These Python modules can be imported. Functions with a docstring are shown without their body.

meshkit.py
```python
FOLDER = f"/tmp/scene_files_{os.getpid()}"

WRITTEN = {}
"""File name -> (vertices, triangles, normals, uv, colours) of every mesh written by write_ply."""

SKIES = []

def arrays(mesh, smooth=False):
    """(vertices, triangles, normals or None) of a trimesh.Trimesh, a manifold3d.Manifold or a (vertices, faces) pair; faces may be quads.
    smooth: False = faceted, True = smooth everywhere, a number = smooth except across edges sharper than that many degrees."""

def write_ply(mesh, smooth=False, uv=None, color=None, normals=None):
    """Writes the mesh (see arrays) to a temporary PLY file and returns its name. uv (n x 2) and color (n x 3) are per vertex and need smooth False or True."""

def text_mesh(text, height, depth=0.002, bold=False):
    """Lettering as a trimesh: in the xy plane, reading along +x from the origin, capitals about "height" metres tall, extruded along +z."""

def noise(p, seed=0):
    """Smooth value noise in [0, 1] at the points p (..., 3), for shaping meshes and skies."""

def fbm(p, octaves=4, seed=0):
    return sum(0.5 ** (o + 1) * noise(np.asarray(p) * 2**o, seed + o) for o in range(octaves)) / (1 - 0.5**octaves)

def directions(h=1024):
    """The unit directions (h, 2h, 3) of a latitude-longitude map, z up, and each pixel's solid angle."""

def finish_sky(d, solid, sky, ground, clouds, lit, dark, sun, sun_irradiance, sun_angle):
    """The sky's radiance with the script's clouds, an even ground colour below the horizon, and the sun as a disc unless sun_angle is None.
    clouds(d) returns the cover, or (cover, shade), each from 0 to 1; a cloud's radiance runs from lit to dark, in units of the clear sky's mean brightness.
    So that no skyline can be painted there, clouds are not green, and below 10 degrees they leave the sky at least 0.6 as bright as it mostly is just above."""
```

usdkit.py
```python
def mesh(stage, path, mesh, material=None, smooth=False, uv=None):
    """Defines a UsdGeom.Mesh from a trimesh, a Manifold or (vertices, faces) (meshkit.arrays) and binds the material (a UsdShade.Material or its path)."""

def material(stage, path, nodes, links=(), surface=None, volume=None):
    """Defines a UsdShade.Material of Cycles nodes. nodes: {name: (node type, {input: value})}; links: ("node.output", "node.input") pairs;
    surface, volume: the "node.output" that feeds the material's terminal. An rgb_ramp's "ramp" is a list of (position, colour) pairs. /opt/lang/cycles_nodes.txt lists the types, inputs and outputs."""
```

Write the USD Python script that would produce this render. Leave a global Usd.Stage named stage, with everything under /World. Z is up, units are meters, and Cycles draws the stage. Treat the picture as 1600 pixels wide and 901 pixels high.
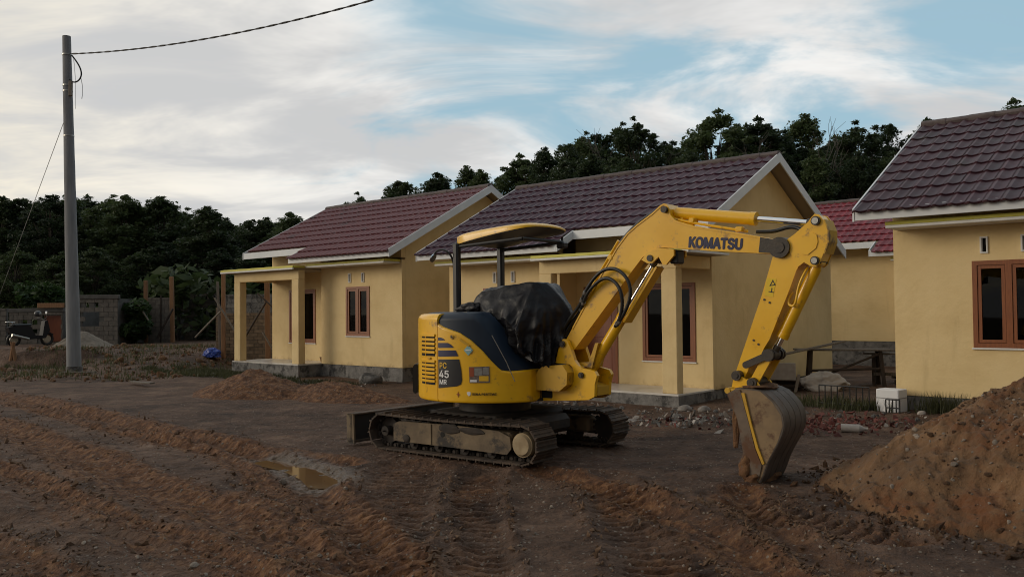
import math, numpy as np, trimesh, usdkit, meshkit
from pxr import Usd, UsdGeom, UsdLux, UsdShade, Gf, Sdf, Vt
from shapely.geometry import Polygon, LineString, box as sbox
from shapely.ops import unary_union
import manifold3d as m3

stage = Usd.Stage.CreateInMemory()
UsdGeom.SetStageUpAxis(stage, 'Z'); UsdGeom.SetStageMetersPerUnit(stage, 1.0)
UsdGeom.Xform.Define(stage, '/World'); UsdGeom.Scope.Define(stage, '/World/Looks')

# ---------------------------------------------------------------- camera
CAM_H, FPX, PITCH, ROLL = 1.75, 1350.0, 0.025, 0.010
_F = np.array([0, math.cos(PITCH), math.sin(PITCH)]); _U0 = np.array([0, -math.sin(PITCH), math.cos(PITCH)]); _R0 = np.array([1.0, 0, 0])
_R = math.cos(ROLL) * _R0 - math.sin(ROLL) * _U0; _U = math.sin(ROLL) * _R0 + math.cos(ROLL) * _U0
cam = UsdGeom.Camera.Define(stage, '/World/camera')
cam.CreateHorizontalApertureAttr(36.0); cam.CreateVerticalApertureAttr(20.25); cam.CreateFocalLengthAttr(36.0 * FPX / 1600)
cam.CreateClippingRangeAttr((0.1, 3000)); cam.CreateExposureAttr(0.0)
cam.AddTransformOp().Set(Gf.Matrix4d(*_R, 0, *_U, 0, *(-_F), 0, 0, 0, CAM_H, 1))

# ---------------------------------------------------------------- sky and sun (overcast dusk, low sun veiled by cloud at the left)
SUN_AZ, SUN_EL = math.radians(-94), math.radians(16)     # azimuth from +y towards +x
SD = np.array([math.cos(SUN_EL) * math.sin(SUN_AZ), math.cos(SUN_EL) * math.cos(SUN_AZ), math.sin(SUN_EL)])
SKY_S = 0.09
def cl(r, g, b): return (r / SKY_S, g / SKY_S, b / SKY_S)
sky_nodes = {
 'sky': ('sky_texture', dict(sky_type='single_scattering', sun_disc=False, sun_elevation=SUN_EL, sun_rotation=SUN_AZ, altitude=20.0, air_density=1.0, aerosol_density=1.0, ozone_density=1.6)),
 'tc': ('texture_coordinate', {}),
 'sep': ('separate_xyz', {}),
 'zc': ('math', dict(math_type='maximum', value2=0.0)),
 'za': ('math', dict(math_type='add', value2=0.16)),
 'inv': ('math', dict(math_type='divide', value1=1.0)),
 'pv': ('vector_math', dict(math_type='scale')),
 'map': ('mapping', dict(mapping_type='point', rotation=(0, 0, 0.35), scale=(0.9, 1.15, 0.0), location=(1.37, 0.55, 0))),
 'n1': ('noise_texture', dict(scale=1.25, detail=9.0, roughness=0.56, distortion=0.7)),
 'map2': ('mapping', dict(mapping_type='point', rotation=(0, 0, 0.5), scale=(0.9, 1.35, 0.0), location=(3.1, 1.7, 0))),
 'n2': ('noise_texture', dict(scale=1.6, detail=6.0, roughness=0.55, distortion=0.4)),
 # overcast towards the left (west), breaking up to the right
 'bias': ('map_range', dict(range_type='smoothstep', from_min=0.00, from_max=-0.50, to_min=0.06, to_max=0.38, clamp=True)),
 'nb': ('math', dict(math_type='add')),
 'lowb': ('map_range', dict(range_type='smoothstep', from_min=0.16, from_max=0.02, to_min=0.0, to_max=0.13, clamp=True)),
 'nb2': ('math', dict(math_type='add')),
 'cover': ('map_range', dict(range_type='smoothstep', from_min=0.45, from_max=0.66, to_min=0.0, to_max=0.93, clamp=True)),
 'shade': ('map_range', dict(range_type='smoothstep', from_min=0.37, from_max=0.70, to_min=0.0, to_max=1.0, clamp=True)),
 'warm': ('map_range', dict(range_type='smoothstep', from_min=-0.05, from_max=-0.75, to_min=0.0, to_max=1.0, clamp=True)),
 'litc': ('mix_color', dict(a=cl(0.98, 0.955, 0.92), b=cl(1.02, 0.90, 0.68), use_clamp=False)),
 'ccol': ('mix_color', dict(a=cl(0.625, 0.615, 0.61), use_clamp=False)),
 'blue': ('mix_color', dict(fac=0.75, b=cl(0.41, 0.625, 0.74), use_clamp=False)),
 'fin': ('mix_color', dict(use_clamp=False)),
 'dt': ('vector_math', dict(math_type='dot_product', vector2=(-.60, .80, .10))), 'gl': ('map_range', dict(range_type='smoothstep', from_min=-1.0, from_max=.50, to_min=.17, to_max=1.0, clamp=True)), 'glow': ('vector_math', dict(math_type='scale')),
 'bg': ('background_shader', dict(strength=SKY_S)),
}
sky_links = [('tc.generated', 'sep.vector'), ('sep.z', 'zc.value1'), ('zc.value', 'za.value1'), ('za.value', 'inv.value2'), ('tc.generated', 'pv.vector1'), ('inv.value', 'pv.scale'),
 ('pv.vector', 'map.vector'), ('map.vector', 'n1.vector'), ('pv.vector', 'map2.vector'), ('map2.vector', 'n2.vector'),
 ('sep.x', 'bias.value'), ('n1.fac', 'nb.value1'), ('bias.result', 'nb.value2'), ('sep.z', 'lowb.value'), ('nb.value', 'nb2.value1'), ('lowb.result', 'nb2.value2'),
 ('nb2.value', 'cover.value'), ('n2.fac', 'shade.value'), ('sep.x', 'warm.value'), ('warm.result', 'litc.fac'),
 ('shade.result', 'ccol.fac'), ('litc.result', 'ccol.b'), ('sky.color', 'blue.a'), ('cover.result', 'fin.fac'), ('blue.result', 'fin.a'), ('ccol.result', 'fin.b'), ('fin.result', 'glow.vector1'), ('tc.generated', 'dt.vector1'), ('dt.value', 'gl.value'), ('gl.result', 'glow.scale'), ('glow.vector', 'bg.color')]
sky_mat = usdkit.material(stage, '/World/Looks/sky_clouds', sky_nodes, sky_links, surface='bg.background')
dome = UsdLux.DomeLight.Define(stage, '/World/sky'); dome.CreateIntensityAttr(1.0)
UsdShade.MaterialBindingAPI.Apply(dome.GetPrim()).Bind(sky_mat)
dome.GetPrim().SetCustomDataByKey('kind', 'structure')
sun = UsdLux.DistantLight.Define(stage, '/World/sun')
sun.CreateNormalizeAttr(True) if hasattr(sun, 'CreateNormalizeAttr') else None
sun.CreateIntensityAttr(0.26); sun.CreateAngleAttr(22.0); sun.CreateColorAttr((1.0, 0.87, 0.69))
_z = Gf.Vec3d(*SD.tolist()); _q = Gf.Rotation(Gf.Vec3d(0, 0, 1), _z)
sun.AddTransformOp().Set(Gf.Matrix4d().SetRotate(_q))

# ---------------------------------------------------------------- helpers: prims
_used = set()
def uniq(parent, name):
    p = f'{parent}/{name}'; k = 0
    while p in _used:
        k += 1; p = f'{parent}/{name}_{k:03d}'
    _used.add(p); return p
def setdata(prim, label=None, cat=None, group=None, kind=None):
    for k, v in (('label', label), ('category', cat), ('group', group), ('kind', kind)):
        if v: prim.SetCustomDataByKey(k, v)
def thing(name, label, cat, loc=(0, 0, 0), rotz=0.0, group=None, scale=None):
    p = uniq('/World', name); x = UsdGeom.Xform.Define(stage, p)
    x.AddTranslateOp().Set(Gf.Vec3d(*[float(v) for v in loc]))
    if rotz: x.AddRotateZOp().Set(float(math.degrees(rotz)))
    if scale: x.AddScaleOp().Set(Gf.Vec3f(*[float(v) for v in scale]))
    setdata(x.GetPrim(), label, cat, group); return p
def part(parent, name, mesh, mat, smooth=False, label=None, kind=None):
    if isinstance(mesh, (list, tuple)) and len(mesh) and not isinstance(mesh[0], np.ndarray): mesh = cat(mesh)
    p = uniq(parent, name); m = usdkit.mesh(stage, p, mesh, mat, smooth=smooth)
    setdata(m.GetPrim(), label, kind=kind); return p
def solo(name, mesh, mat, label=None, cat=None, group=None, kind=None, smooth=False):
    p = part('/World', name, mesh, mat, smooth); setdata(stage.GetPrimAtPath(p), label, cat, group, kind); return p
def copy_of(src, name, label, loc, rotz=0.0, scale=None, group=None, cat=None):
    p = uniq('/World', name); x = UsdGeom.Xform.Define(stage, p)
    x.GetPrim().GetReferences().AddInternalReference(Sdf.Path(src)); x.GetPrim().SetInstanceable(True)
    x.ClearXformOpOrder()
    x.AddTranslateOp(opSuffix='at').Set(Gf.Vec3d(*[float(v) for v in loc])); x.AddRotateZOp(opSuffix='at').Set(float(math.degrees(rotz)))
    if scale: x.AddScaleOp(opSuffix='at').Set(Gf.Vec3f(*[float(v) for v in scale]))
    setdata(x.GetPrim(), label, cat, group); return p

# ---------------------------------------------------------------- helpers: shapes
def cat(ms):
    ms = [m for m in ms if m is not None]
    return trimesh.util.concatenate([trimesh.Trimesh(np.asarray(m.vertices), np.asarray(m.faces), process=False) for m in ms])
def bx(x0, x1, y0, y1, z0, z1, b=0.0):
    """box with chamfered edges"""
    b = min(b, (x1 - x0) * .45, (y1 - y0) * .45, (z1 - z0) * .45)
    if b <= 0:
        m = trimesh.creation.box((x1 - x0, y1 - y0, z1 - z0)); m.apply_translation(((x0 + x1) / 2, (y0 + y1) / 2, (z0 + z1) / 2)); return m
    h = np.array([x1 - x0, y1 - y0, z1 - z0]) / 2; P = []
    for s in np.ndindex(2, 2, 2):
        sg = np.array(s) * 2 - 1
        for k in range(3):
            q = sg * (h - b); q[k] = sg[k] * h[k]; P.append(q)
    m = trimesh.convex.convex_hull(np.array(P)); m.apply_translation(((x0 + x1) / 2, (y0 + y1) / 2, (z0 + z1) / 2)); return m
def cyl(p0, p1, r, r1=None, n=16, cap=True):
    p0, p1 = np.asarray(p0, float), np.asarray(p1, float); r1 = r if r1 is None else r1
    t = (p1 - p0) / np.linalg.norm(p1 - p0); a = np.cross(t, [0, 0, 1.0] if abs(t[2]) < .9 else [1.0, 0, 0]); a /= np.linalg.norm(a); b = np.cross(t, a)
    an = np.arange(n) * 2 * math.pi / n; c = np.cos(an)[:, None] * a + np.sin(an)[:, None] * b
    v = np.vstack([p0 + c * r, p1 + c * r1]); i = np.arange(n); j = (i + 1) % n
    f = np.vstack([np.stack([i, j, j + n], 1), np.stack([i, j + n, i + n], 1)])
    if cap:
        v = np.vstack([v, p0, p1]); f = np.vstack([f, np.stack([j, i, np.full(n, 2 * n)], 1), np.stack([i + n, j + n, np.full(n, 2 * n + 1)], 1)])
    return trimesh.Trimesh(v, f, process=False)
def tube(pts, r, n=8):
    p = np.asarray(pts, float); r = np.broadcast_to(r, (len(p),)); t = np.gradient(p, axis=0); t /= np.linalg.norm(t, axis=1, keepdims=True)
    a = np.cross(t[0], [0, 0, 1.0] if abs(t[0][2]) < .9 else [1.0, 0, 0]); V = []
    for k in range(len(p)):
        a = a - t[k] * (a @ t[k]); a /= np.linalg.norm(a); b = np.cross(t[k], a); an = np.arange(n) * 2 * math.pi / n
        V.append(p[k] + r[k] * (np.cos(an)[:, None] * a + np.sin(an)[:, None] * b))
    v = np.vstack(V); i = np.arange(n); j = (i + 1) % n; F = []
    for k in range(len(p) - 1):
        o = k * n; F += [np.stack([i + o, j + o, j + o + n], 1), np.stack([i + o, j + o + n, i + o + n], 1)]
    v = np.vstack([v, p[0], p[-1]]); m = len(v); F += [np.stack([j, i, np.full(n, m - 2)], 1), np.stack([i + m - 2 - n, j + m - 2 - n, np.full(n, m - 1)], 1)]
    return trimesh.Trimesh(v, np.vstack(F), process=False)
def spline(pts, n=24):
    from scipy.interpolate import CubicSpline
    p = np.asarray(pts, float); s = np.r_[0, np.cumsum(np.linalg.norm(np.diff(p, axis=0), axis=1))]
    return CubicSpline(s, p)(np.linspace(0, s[-1], n))
def exy(poly, z0, z1):
    """extrude a plan polygon from z0 to z1"""
    poly = poly if hasattr(poly, 'area') else Polygon(poly)
    m = trimesh.creation.extrude_polygon(poly, z1 - z0, engine='earcut'); m.apply_translation((0, 0, z0)); return m
def exz(poly, y0, y1):
    """extrude an outline given in (x, z) from y0 to y1"""
    poly = poly if hasattr(poly, 'area') else Polygon(poly)
    m = trimesh.creation.extrude_polygon(poly, y1 - y0, engine='earcut')
    v = np.asarray(m.vertices); return trimesh.Trimesh(np.stack([v[:, 0], y1 - v[:, 2], v[:, 1]], 1), np.asarray(m.faces), process=False)
def eyz(poly, x0, x1):
    """extrude an outline given in (y, z) from x0 to x1"""
    poly = poly if hasattr(poly, 'area') else Polygon(poly)
    m = trimesh.creation.extrude_polygon(poly, x1 - x0, engine='earcut')
    v = np.asarray(m.vertices); return trimesh.Trimesh(np.stack([v[:, 2] + x0, v[:, 0], v[:, 1]], 1), np.asarray(m.faces), process=False)
def grid_faces(nu, nv, closed=False):
    i, j = np.meshgrid(np.arange(nu - (0 if closed else 1)), np.arange(nv - 1), indexing='ij'); i2 = (i + 1) % nu
    a, b, c, d = i * nv + j, i2 * nv + j, i2 * nv + j + 1, i * nv + j + 1
    return np.vstack([np.stack([a, b, c], -1).reshape(-1, 3), np.stack([a, c, d], -1).reshape(-1, 3)])
def rot(m, ang, axis, at=(0, 0, 0)):
    m.apply_transform(trimesh.transformations.rotation_matrix(ang, axis, at)); return m
def mv(m, *t): m.apply_translation(t); return m
def lump(cx, cy, cz, rx, ry, rz, seed, amp=.35, sub=3, fs=1.6):
    m = trimesh.creation.icosphere(sub); v = np.asarray(m.vertices); k = 1 + amp * (meshkit.fbm(v * fs + seed * 7.3, 3, seed) - .5) * 2
    m.vertices = v * k[:, None] * np.array([rx, ry, rz]) + np.array([cx, cy, cz]); return m
def sm(a, b, x): t = np.clip((np.asarray(x, float) - a) / (b - a), 0, 1); return t * t * (3 - 2 * t)

# ---------------------------------------------------------------- materials
def M(name, c1, c2=None, scale=3.0, rough=.6, bump=0.0, bscale=30.0, bdist=.01, metal=0.0, spec=.5, rand=0.0, lo=.35, hi=.65, c3=None, s3=1.2, l3=.58, h3=.7, coat=0.0, detail=6.0, stretch=None, huev=0.0, rvar=0.0):
    N = {'tc': ('texture_coordinate', {}), 'p': ('principled_bsdf', dict(base_color=c1, roughness=rough, metallic=metal, specular_ior_level=spec, coat_weight=coat, coat_roughness=.15))}
    L = []; vec = 'tc.object'
    if stretch: N['mp'] = ('mapping', dict(mapping_type='point', scale=stretch)); L.append(('tc.object', 'mp.vector')); vec = 'mp.vector'
    col = None
    if c2 is not None:
        N['n'] = ('noise_texture', dict(scale=scale, detail=detail, roughness=.6)); N['r'] = ('rgb_ramp', dict(ramp=[(lo, c1), (hi, c2)]))
        L += [(vec, 'n.vector'), ('n.fac', 'r.fac')]; col = 'r.color'
        if rvar:
            N['rr'] = ('map_range', dict(from_min=.3, from_max=.7, to_min=rough - rvar, to_max=rough + rvar, clamp=True)); L += [('n.fac', 'rr.value'), ('rr.result', 'p.roughness')]
    if c3 is not None:
        N['n3'] = ('noise_texture', dict(scale=s3, detail=8.0, roughness=.68)); N['f3'] = ('map_range', dict(range_type='smoothstep', from_min=l3, from_max=h3, to_min=0.0, to_max=1.0, clamp=True))
        N['m3'] = ('mix_color', dict(a=c1, b=c3)); L += [('tc.object', 'n3.vector'), ('n3.fac', 'f3.value'), ('f3.result', 'm3.fac')]
        if col: L.append((col, 'm3.a'))
        col = 'm3.result'
    if rand:
        N['oi'] = ('object_info', {}); N['rv'] = ('map_range', dict(from_min=0.0, from_max=1.0, to_min=1 - rand, to_max=1 + rand)); N['hs'] = ('hsv', dict(color=c1))
        L += [('oi.random', 'rv.value'), ('rv.result', 'hs.value')]
        if col: L.append((col, 'hs.color'))
        col = 'hs.color'
    if col: L.append((col, 'p.base_color'))
    if bump:
        N['bn'] = ('noise_texture', dict(scale=bscale, detail=5.0, roughness=.6)); N['b'] = ('bump', dict(strength=bump, distance=bdist)); L += [(vec, 'bn.vector'), ('bn.fac', 'b.height'), ('b.normal', 'p.normal')]
    return usdkit.material(stage, '/World/Looks/' + name, N, L, surface='p.BSDF')

K = {}
def wallmat():
    N = {'tc': ('texture_coordinate', {}), 'g': ('geometry', {}), 'sz': ('separate_xyz', {}), 'n': ('noise_texture', dict(scale=1.1, detail=8.0, roughness=.62)), 'r': ('rgb_ramp', dict(ramp=[(.32, (.64, .475, .235)), (.5, (.72, .55, .285)), (.68, (.76, .59, .32))])),
     'mp': ('mapping', dict(mapping_type='point', scale=(2.2, 2.2, .28))), 'ns': ('noise_texture', dict(scale=1.6, detail=7.0, roughness=.65)), 'fs': ('map_range', dict(range_type='smoothstep', from_min=.56, from_max=.74, to_min=0.0, to_max=.25, clamp=True)), 'ms': ('mix_color', dict(b=(.36, .26, .12))),
     'n2': ('noise_texture', dict(scale=3.5, detail=9.0, roughness=.7)), 'zr': ('map_range', dict(from_min=.30, from_max=.70, to_min=.56, to_max=0.0, clamp=True)), 'mm': ('math', dict(math_type='multiply')), 'sp': ('map_range', dict(range_type='smoothstep', from_min=.22, from_max=.36, to_min=0.0, to_max=.5, clamp=True)), 'mx': ('mix_color', dict(b=(.20, .115, .06))),
     'bn': ('noise_texture', dict(scale=9.0, detail=9.0, roughness=.7)), 'b': ('bump', dict(strength=.45, distance=.02)), 'p': ('principled_bsdf', dict(roughness=.78, specular_ior_level=.3))}
    L = [('tc.object', 'n.vector'), ('n.fac', 'r.fac'), ('tc.object', 'mp.vector'), ('mp.vector', 'ns.vector'), ('ns.fac', 'fs.value'), ('fs.result', 'ms.fac'), ('r.color', 'ms.a'), ('tc.object', 'n2.vector'), ('tc.object', 'sz.vector'), ('sz.z', 'zr.value'), ('zr.result', 'mm.value1'), ('n2.fac', 'mm.value2'), ('mm.value', 'sp.value'), ('sp.result', 'mx.fac'), ('ms.result', 'mx.a'), ('mx.result', 'p.base_color'), ('tc.object', 'bn.vector'), ('bn.fac', 'b.height'), ('b.normal', 'p.normal')]
    return usdkit.material(stage, '/World/Looks/wall_paint', N, L, surface='p.BSDF')
K['wall'] = wallmat()
K['wall_side'] = K['wall']
K['plinth'] = M('plinth_concrete', (.115, .11, .105), (.21, .20, .19), scale=5, rough=.9, bump=.9, bscale=14, bdist=.03, c3=(.05, .048, .046), s3=3.0, l3=.5, h3=.62)
K['fascia'] = M('fascia_white_paint', (.60, .63, .66), (.68, .70, .72), scale=2, rough=.5, c3=(.42, .42, .42), s3=1.5, l3=.6, h3=.8)
K['yellow_trim'] = M('ledge_yellow_paint', (.52, .47, .06), (.62, .56, .09), scale=3, rough=.55, c3=(.3, .27, .08), s3=2, l3=.58, h3=.75)
K['white_trim'] = M('white_trim_paint', (.62, .61, .58), (.70, .69, .67), scale=4, rough=.6, c3=(.35, .34, .3), s3=3, l3=.6, h3=.75)
K['tile_floor'] = M('porch_floor_tile', (.55, .52, .47), (.62, .59, .55), scale=3, rough=.3, c3=(.3, .25, .2), s3=1.5, l3=.5, h3=.7)
K['wood'] = M('window_wood', (.19, .058, .018), (.26, .082, .024), scale=4, stretch=(12, 12, 1), rough=.45, bump=.2, bscale=30, bdist=.003)
K['door'] = M('door_wood', (.16, .042, .018), (.22, .06, .024), scale=4, stretch=(14, 14, 1), rough=.42)
K['dark'] = M('dark_interior', (.012, .011, .010), rough=.9)
def tilemat(name, c1, c2, rough): return M(name, c1, c2, scale=6, rough=rough - .02, rand=.22, bump=.25, bscale=90, bdist=.003, spec=.33, rvar=.06, c3=(.045, .032, .030), s3=1.7, l3=.55, h3=.75)
K['tile1'] = tilemat('roof_tile_maroon', (.125, .032, .034), (.17, .05, .05), .42)
K['tile2'] = tilemat('roof_tile_plum', (.044, .013, .023), (.062, .020, .031), .45)
K['tile3'] = tilemat('roof_tile_dark_plum', (.036, .012, .018), (.052, .018, .025), .5)
K['tile4'] = tilemat('roof_tile_crimson', (.15, .006, .012), (.19, .010, .018), .45)
K['ridge_grey'] = M('ridge_cap_grey', (.07, .05, .05), (.11, .085, .08), scale=8, rough=.7)
K['soffit'] = M('soffit_board', (.33, .27, .2), rough=.8)
# glass pane
K['glass'] = usdkit.material(stage, '/World/Looks/window_glass', {'fr': ('fresnel', dict(IOR=1.45)), 't': ('transparent_bsdf', dict(color=(.22, .235, .23))), 'g': ('glossy_bsdf', dict(color=(.42, .42, .42), roughness=.02)), 'm': ('mix_closure', {})},
   [('fr.fac', 'm.fac'), ('t.BSDF', 'm.closure1'), ('g.BSDF', 'm.closure2')], surface='m.closure')
# excavator
K['yel'] = M('machine_yellow', (.76, .405, .006), (.82, .46, .009), scale=2.5, rough=.34, spec=.5, coat=.35, c3=(.33, .18, .04), s3=6.0, l3=.565, h3=.70, bump=.05, bscale=25, bdist=.004, rvar=.08)
K['yel_dirty'] = M('machine_yellow_worn', (.50, .28, .015), (.58, .33, .02), scale=3, rough=.5, c3=(.12, .07, .03), s3=4.5, l3=.52, h3=.66, bump=.1, bscale=30, bdist=.004)
K['navy'] = M('machine_navy', (.007, .015, .030), (.011, .021, .038), scale=3, rough=.5, spec=.35, c3=(.03, .035, .04), s3=2.5, l3=.6, h3=.8)
K['black'] = M('black_paint', (.012, .012, .013), (.02, .02, .02), scale=5, rough=.45)
K['rubber'] = M('rubber_hose', (.010, .010, .010), rough=.42)
K['chrome'] = M('chrome_rod', (.75, .76, .78), rough=.12, metal=1.0)
K['steel'] = M('fitting_steel', (.42, .41, .38), (.3, .29, .27), scale=20, rough=.35, metal=.9)
K['grease'] = M('greasy_steel', (.02, .016, .013), (.05, .035, .022), scale=12, rough=.5, bump=.4, bscale=40, bdist=.006)
K['track'] = M('track_steel_mud', (.040, .029, .022), (.085, .056, .037), scale=7, rough=.8, bump=.7, bscale=45, bdist=.008, c3=(.11, .075, .05), s3=5, l3=.5, h3=.7, rand=.15)
K['track_d'] = M('track_dark', (.018, .014, .012), (.04, .028, .02), scale=8, rough=.8, bump=.5, bscale=40, bdist=.008)
K['frame'] = M('track_frame_mud', (.105, .074, .045), (.20, .145, .085), scale=4, rough=.75, bump=.5, bscale=30, bdist=.008, c3=(.03, .024, .02), s3=3.2, l3=.5, h3=.62)
K['cap'] = M('sprocket_cap', (.36, .28, .17), (.25, .18, .10), scale=8, rough=.8, bump=.4, bscale=40, bdist=.005)
K['bkt'] = M('bucket_side_worn', (.16, .105, .055), (.25, .165, .08), scale=5, rough=.6, bump=.3, bscale=30, bdist=.006, c3=(.11, .055, .025), s3=4.2, l3=.52, h3=.6)
K['bkt_mud'] = M('bucket_cutter_muddy', (.10, .075, .058), (.16, .115, .08), scale=5, rough=.75, bump=.4, bscale=30, bdist=.006, c3=(.10, .042, .017), s3=2.6, l3=.46, h3=.58)
K['bkt_back'] = M('bucket_shell_steel', (.070, .054, .043), (.12, .094, .075), scale=6, rough=.6, metal=.1, bump=.3, bscale=30, bdist=.006, c3=(.09, .05, .03), s3=3.5, l3=.55, h3=.7)
K['mud'] = M('stuck_clay', (.11, .05, .022), (.17, .085, .035), scale=9, rough=.95, bump=.9, bscale=40, bdist=.02)
K['decal_black'] = M('decal_black', (.010, .010, .012), rough=.35)
K['decal_navy'] = M('decal_navy', (.008, .010, .055), rough=.35)
K['decal_white'] = M('decal_white', (.75, .75, .75), rough=.5)
K['decal_yel'] = M('decal_yellow', (.72, .42, .02), rough=.5)
K['decal_teal'] = M('decal_teal', (.22, .42, .42), (.3, .5, .5), scale=60, rough=.5)
K['decal_warn'] = M('decal_warning_yellow', (.72, .48, .01), rough=.5)
K['decal_grey'] = M('decal_plate', (.20, .17, .15), (.12, .085, .07), scale=30, rough=.4)
K['decal_red'] = M('decal_red', (.28, .06, .02), rough=.5)
K['tarp'] = M('black_tarp', (.006, .006, .008), (.011, .010, .012), scale=5, rough=.40, spec=.32, bump=.5, bscale=22, bdist=.012)
K['mirror'] = M('mirror_glass', (.8, .82, .84), rough=.05, metal=1.0)
# site
K['pole'] = M('pole_concrete', (.17, .175, .185), (.235, .24, .25), scale=3, stretch=(3, 3, .4), rough=.85, bump=.3, bscale=40, bdist=.005)
K['wire'] = M('cable_black', (.02, .02, .02), rough=.6)
K['block'] = M('far_block', (.10, .09, .08), (.17, .15, .13), scale=5, rough=.95, rand=.2, bump=.6, bscale=20, bdist=.01)
K['brick'] = M('far_clay_brick', (.15, .105, .07), (.22, .16, .105), scale=6, rough=.95, rand=.25)
K['timber'] = M('rough_timber', (.17, .085, .038), (.24, .125, .06), scale=4, stretch=(10, 10, 1), rough=.85, bump=.4, bscale=25, bdist=.004, rand=.2)
K['timber_grey'] = M('weathered_timber', (.13, .11, .09), (.21, .18, .15), scale=4, stretch=(10, 10, 1), rough=.9, bump=.4, bscale=25, bdist=.004, rand=.25)
K['timber_dark'] = M('dark_timber', (.035, .026, .022), (.06, .045, .035), scale=5, rough=.9)
K['mortar'] = M('grey_mortar', (.07, .065, .06), (.11, .105, .10), scale=3, rough=.95)
K['sand'] = M('sand', (.11, .09, .07), (.16, .13, .10), scale=6, rough=.95, bump=.5, bscale=50, bdist=.02)
K['blue_tarp'] = M('blue_tarp', (.010, .035, .23), (.015, .05, .30), scale=5, rough=.4)
K['sack'] = M('woven_sack', (.30, .27, .245), (.38, .35, .32), scale=8, rough=.85, bump=.4, bscale=30, bdist=.01)
K['white_box'] = M('white_foam', (.66, .66, .67), (.72, .72, .73), scale=3, rough=.7, c3=(.45, .42, .38), s3=3, l3=.6, h3=.8)
K['bluegrey'] = M('pipe_blue_grey', (.34, .40, .43), (.42, .47, .50), scale=3, rough=.5)
K['rubble'] = M('pale_rubble', (.20, .17, .15), (.34, .31, .28), scale=10, rough=.9, rand=.35)
K['redtile'] = M('broken_red_tile', (.085, .022, .017), (.14, .042, .032), scale=9, rough=.8, rand=.4)
K['pebble'] = M('pebbles', (.13, .10, .078), (.25, .21, .17), scale=9, rough=.9, rand=.4)
K['clod'] = M('clay_clods', (.10, .055, .030), (.16, .095, .055), scale=6, rough=.95, rand=.25, bump=.6, bscale=30, bdist=.01)
K['heap_soil'] = M('heap_soil', (.075, .039, .018), (.215, .118, .056), scale=2.4, lo=.32, hi=.68, rough=.95, bump=1.0, bscale=24, bdist=.03, detail=10.0, c3=(.13, .050, .017), s3=1.1, l3=.48, h3=.62)
K['helmet'] = M('helmet_plastic', (.03, .03, .032), rough=.25)
K['bike'] = M('scooter_plastic', (.010, .010, .012), rough=.5, spec=.3)
def leafmat(name, c1, c2, tr=.3):
    return usdkit.material(stage, '/World/Looks/' + name, {'gi': ('geometry', {}), 'oi': ('object_info', {}), 'ad': ('math', dict(math_type='add')), 'fr': ('math', dict(math_type='fraction')),
        'r': ('rgb_ramp', dict(ramp=[(0, c1), (1, c2)])), 'd': ('principled_bsdf', dict(roughness=.55, specular_ior_level=.3)), 't': ('translucent_bsdf', {}), 'm': ('mix_closure', dict(fac=tr))},
        [('gi.random_per_island', 'ad.value1'), ('oi.random', 'ad.value2'), ('ad.value', 'fr.value1'), ('fr.value', 'r.fac'), ('r.color', 'd.base_color'), ('r.color', 't.color'), ('d.BSDF', 'm.closure1'), ('t.BSDF', 'm.closure2')], surface='m.closure')
K['leaf'] = leafmat('tree_leaves', (.016, .028, .011), (.060, .085, .030), .3)
K['leaf2'] = leafmat('bush_leaves', (.025, .05, .014), (.06, .10, .03), .3)
K['grass'] = leafmat('grass_blades', (.03, .035, .014), (.075, .078, .034), .3)
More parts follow.
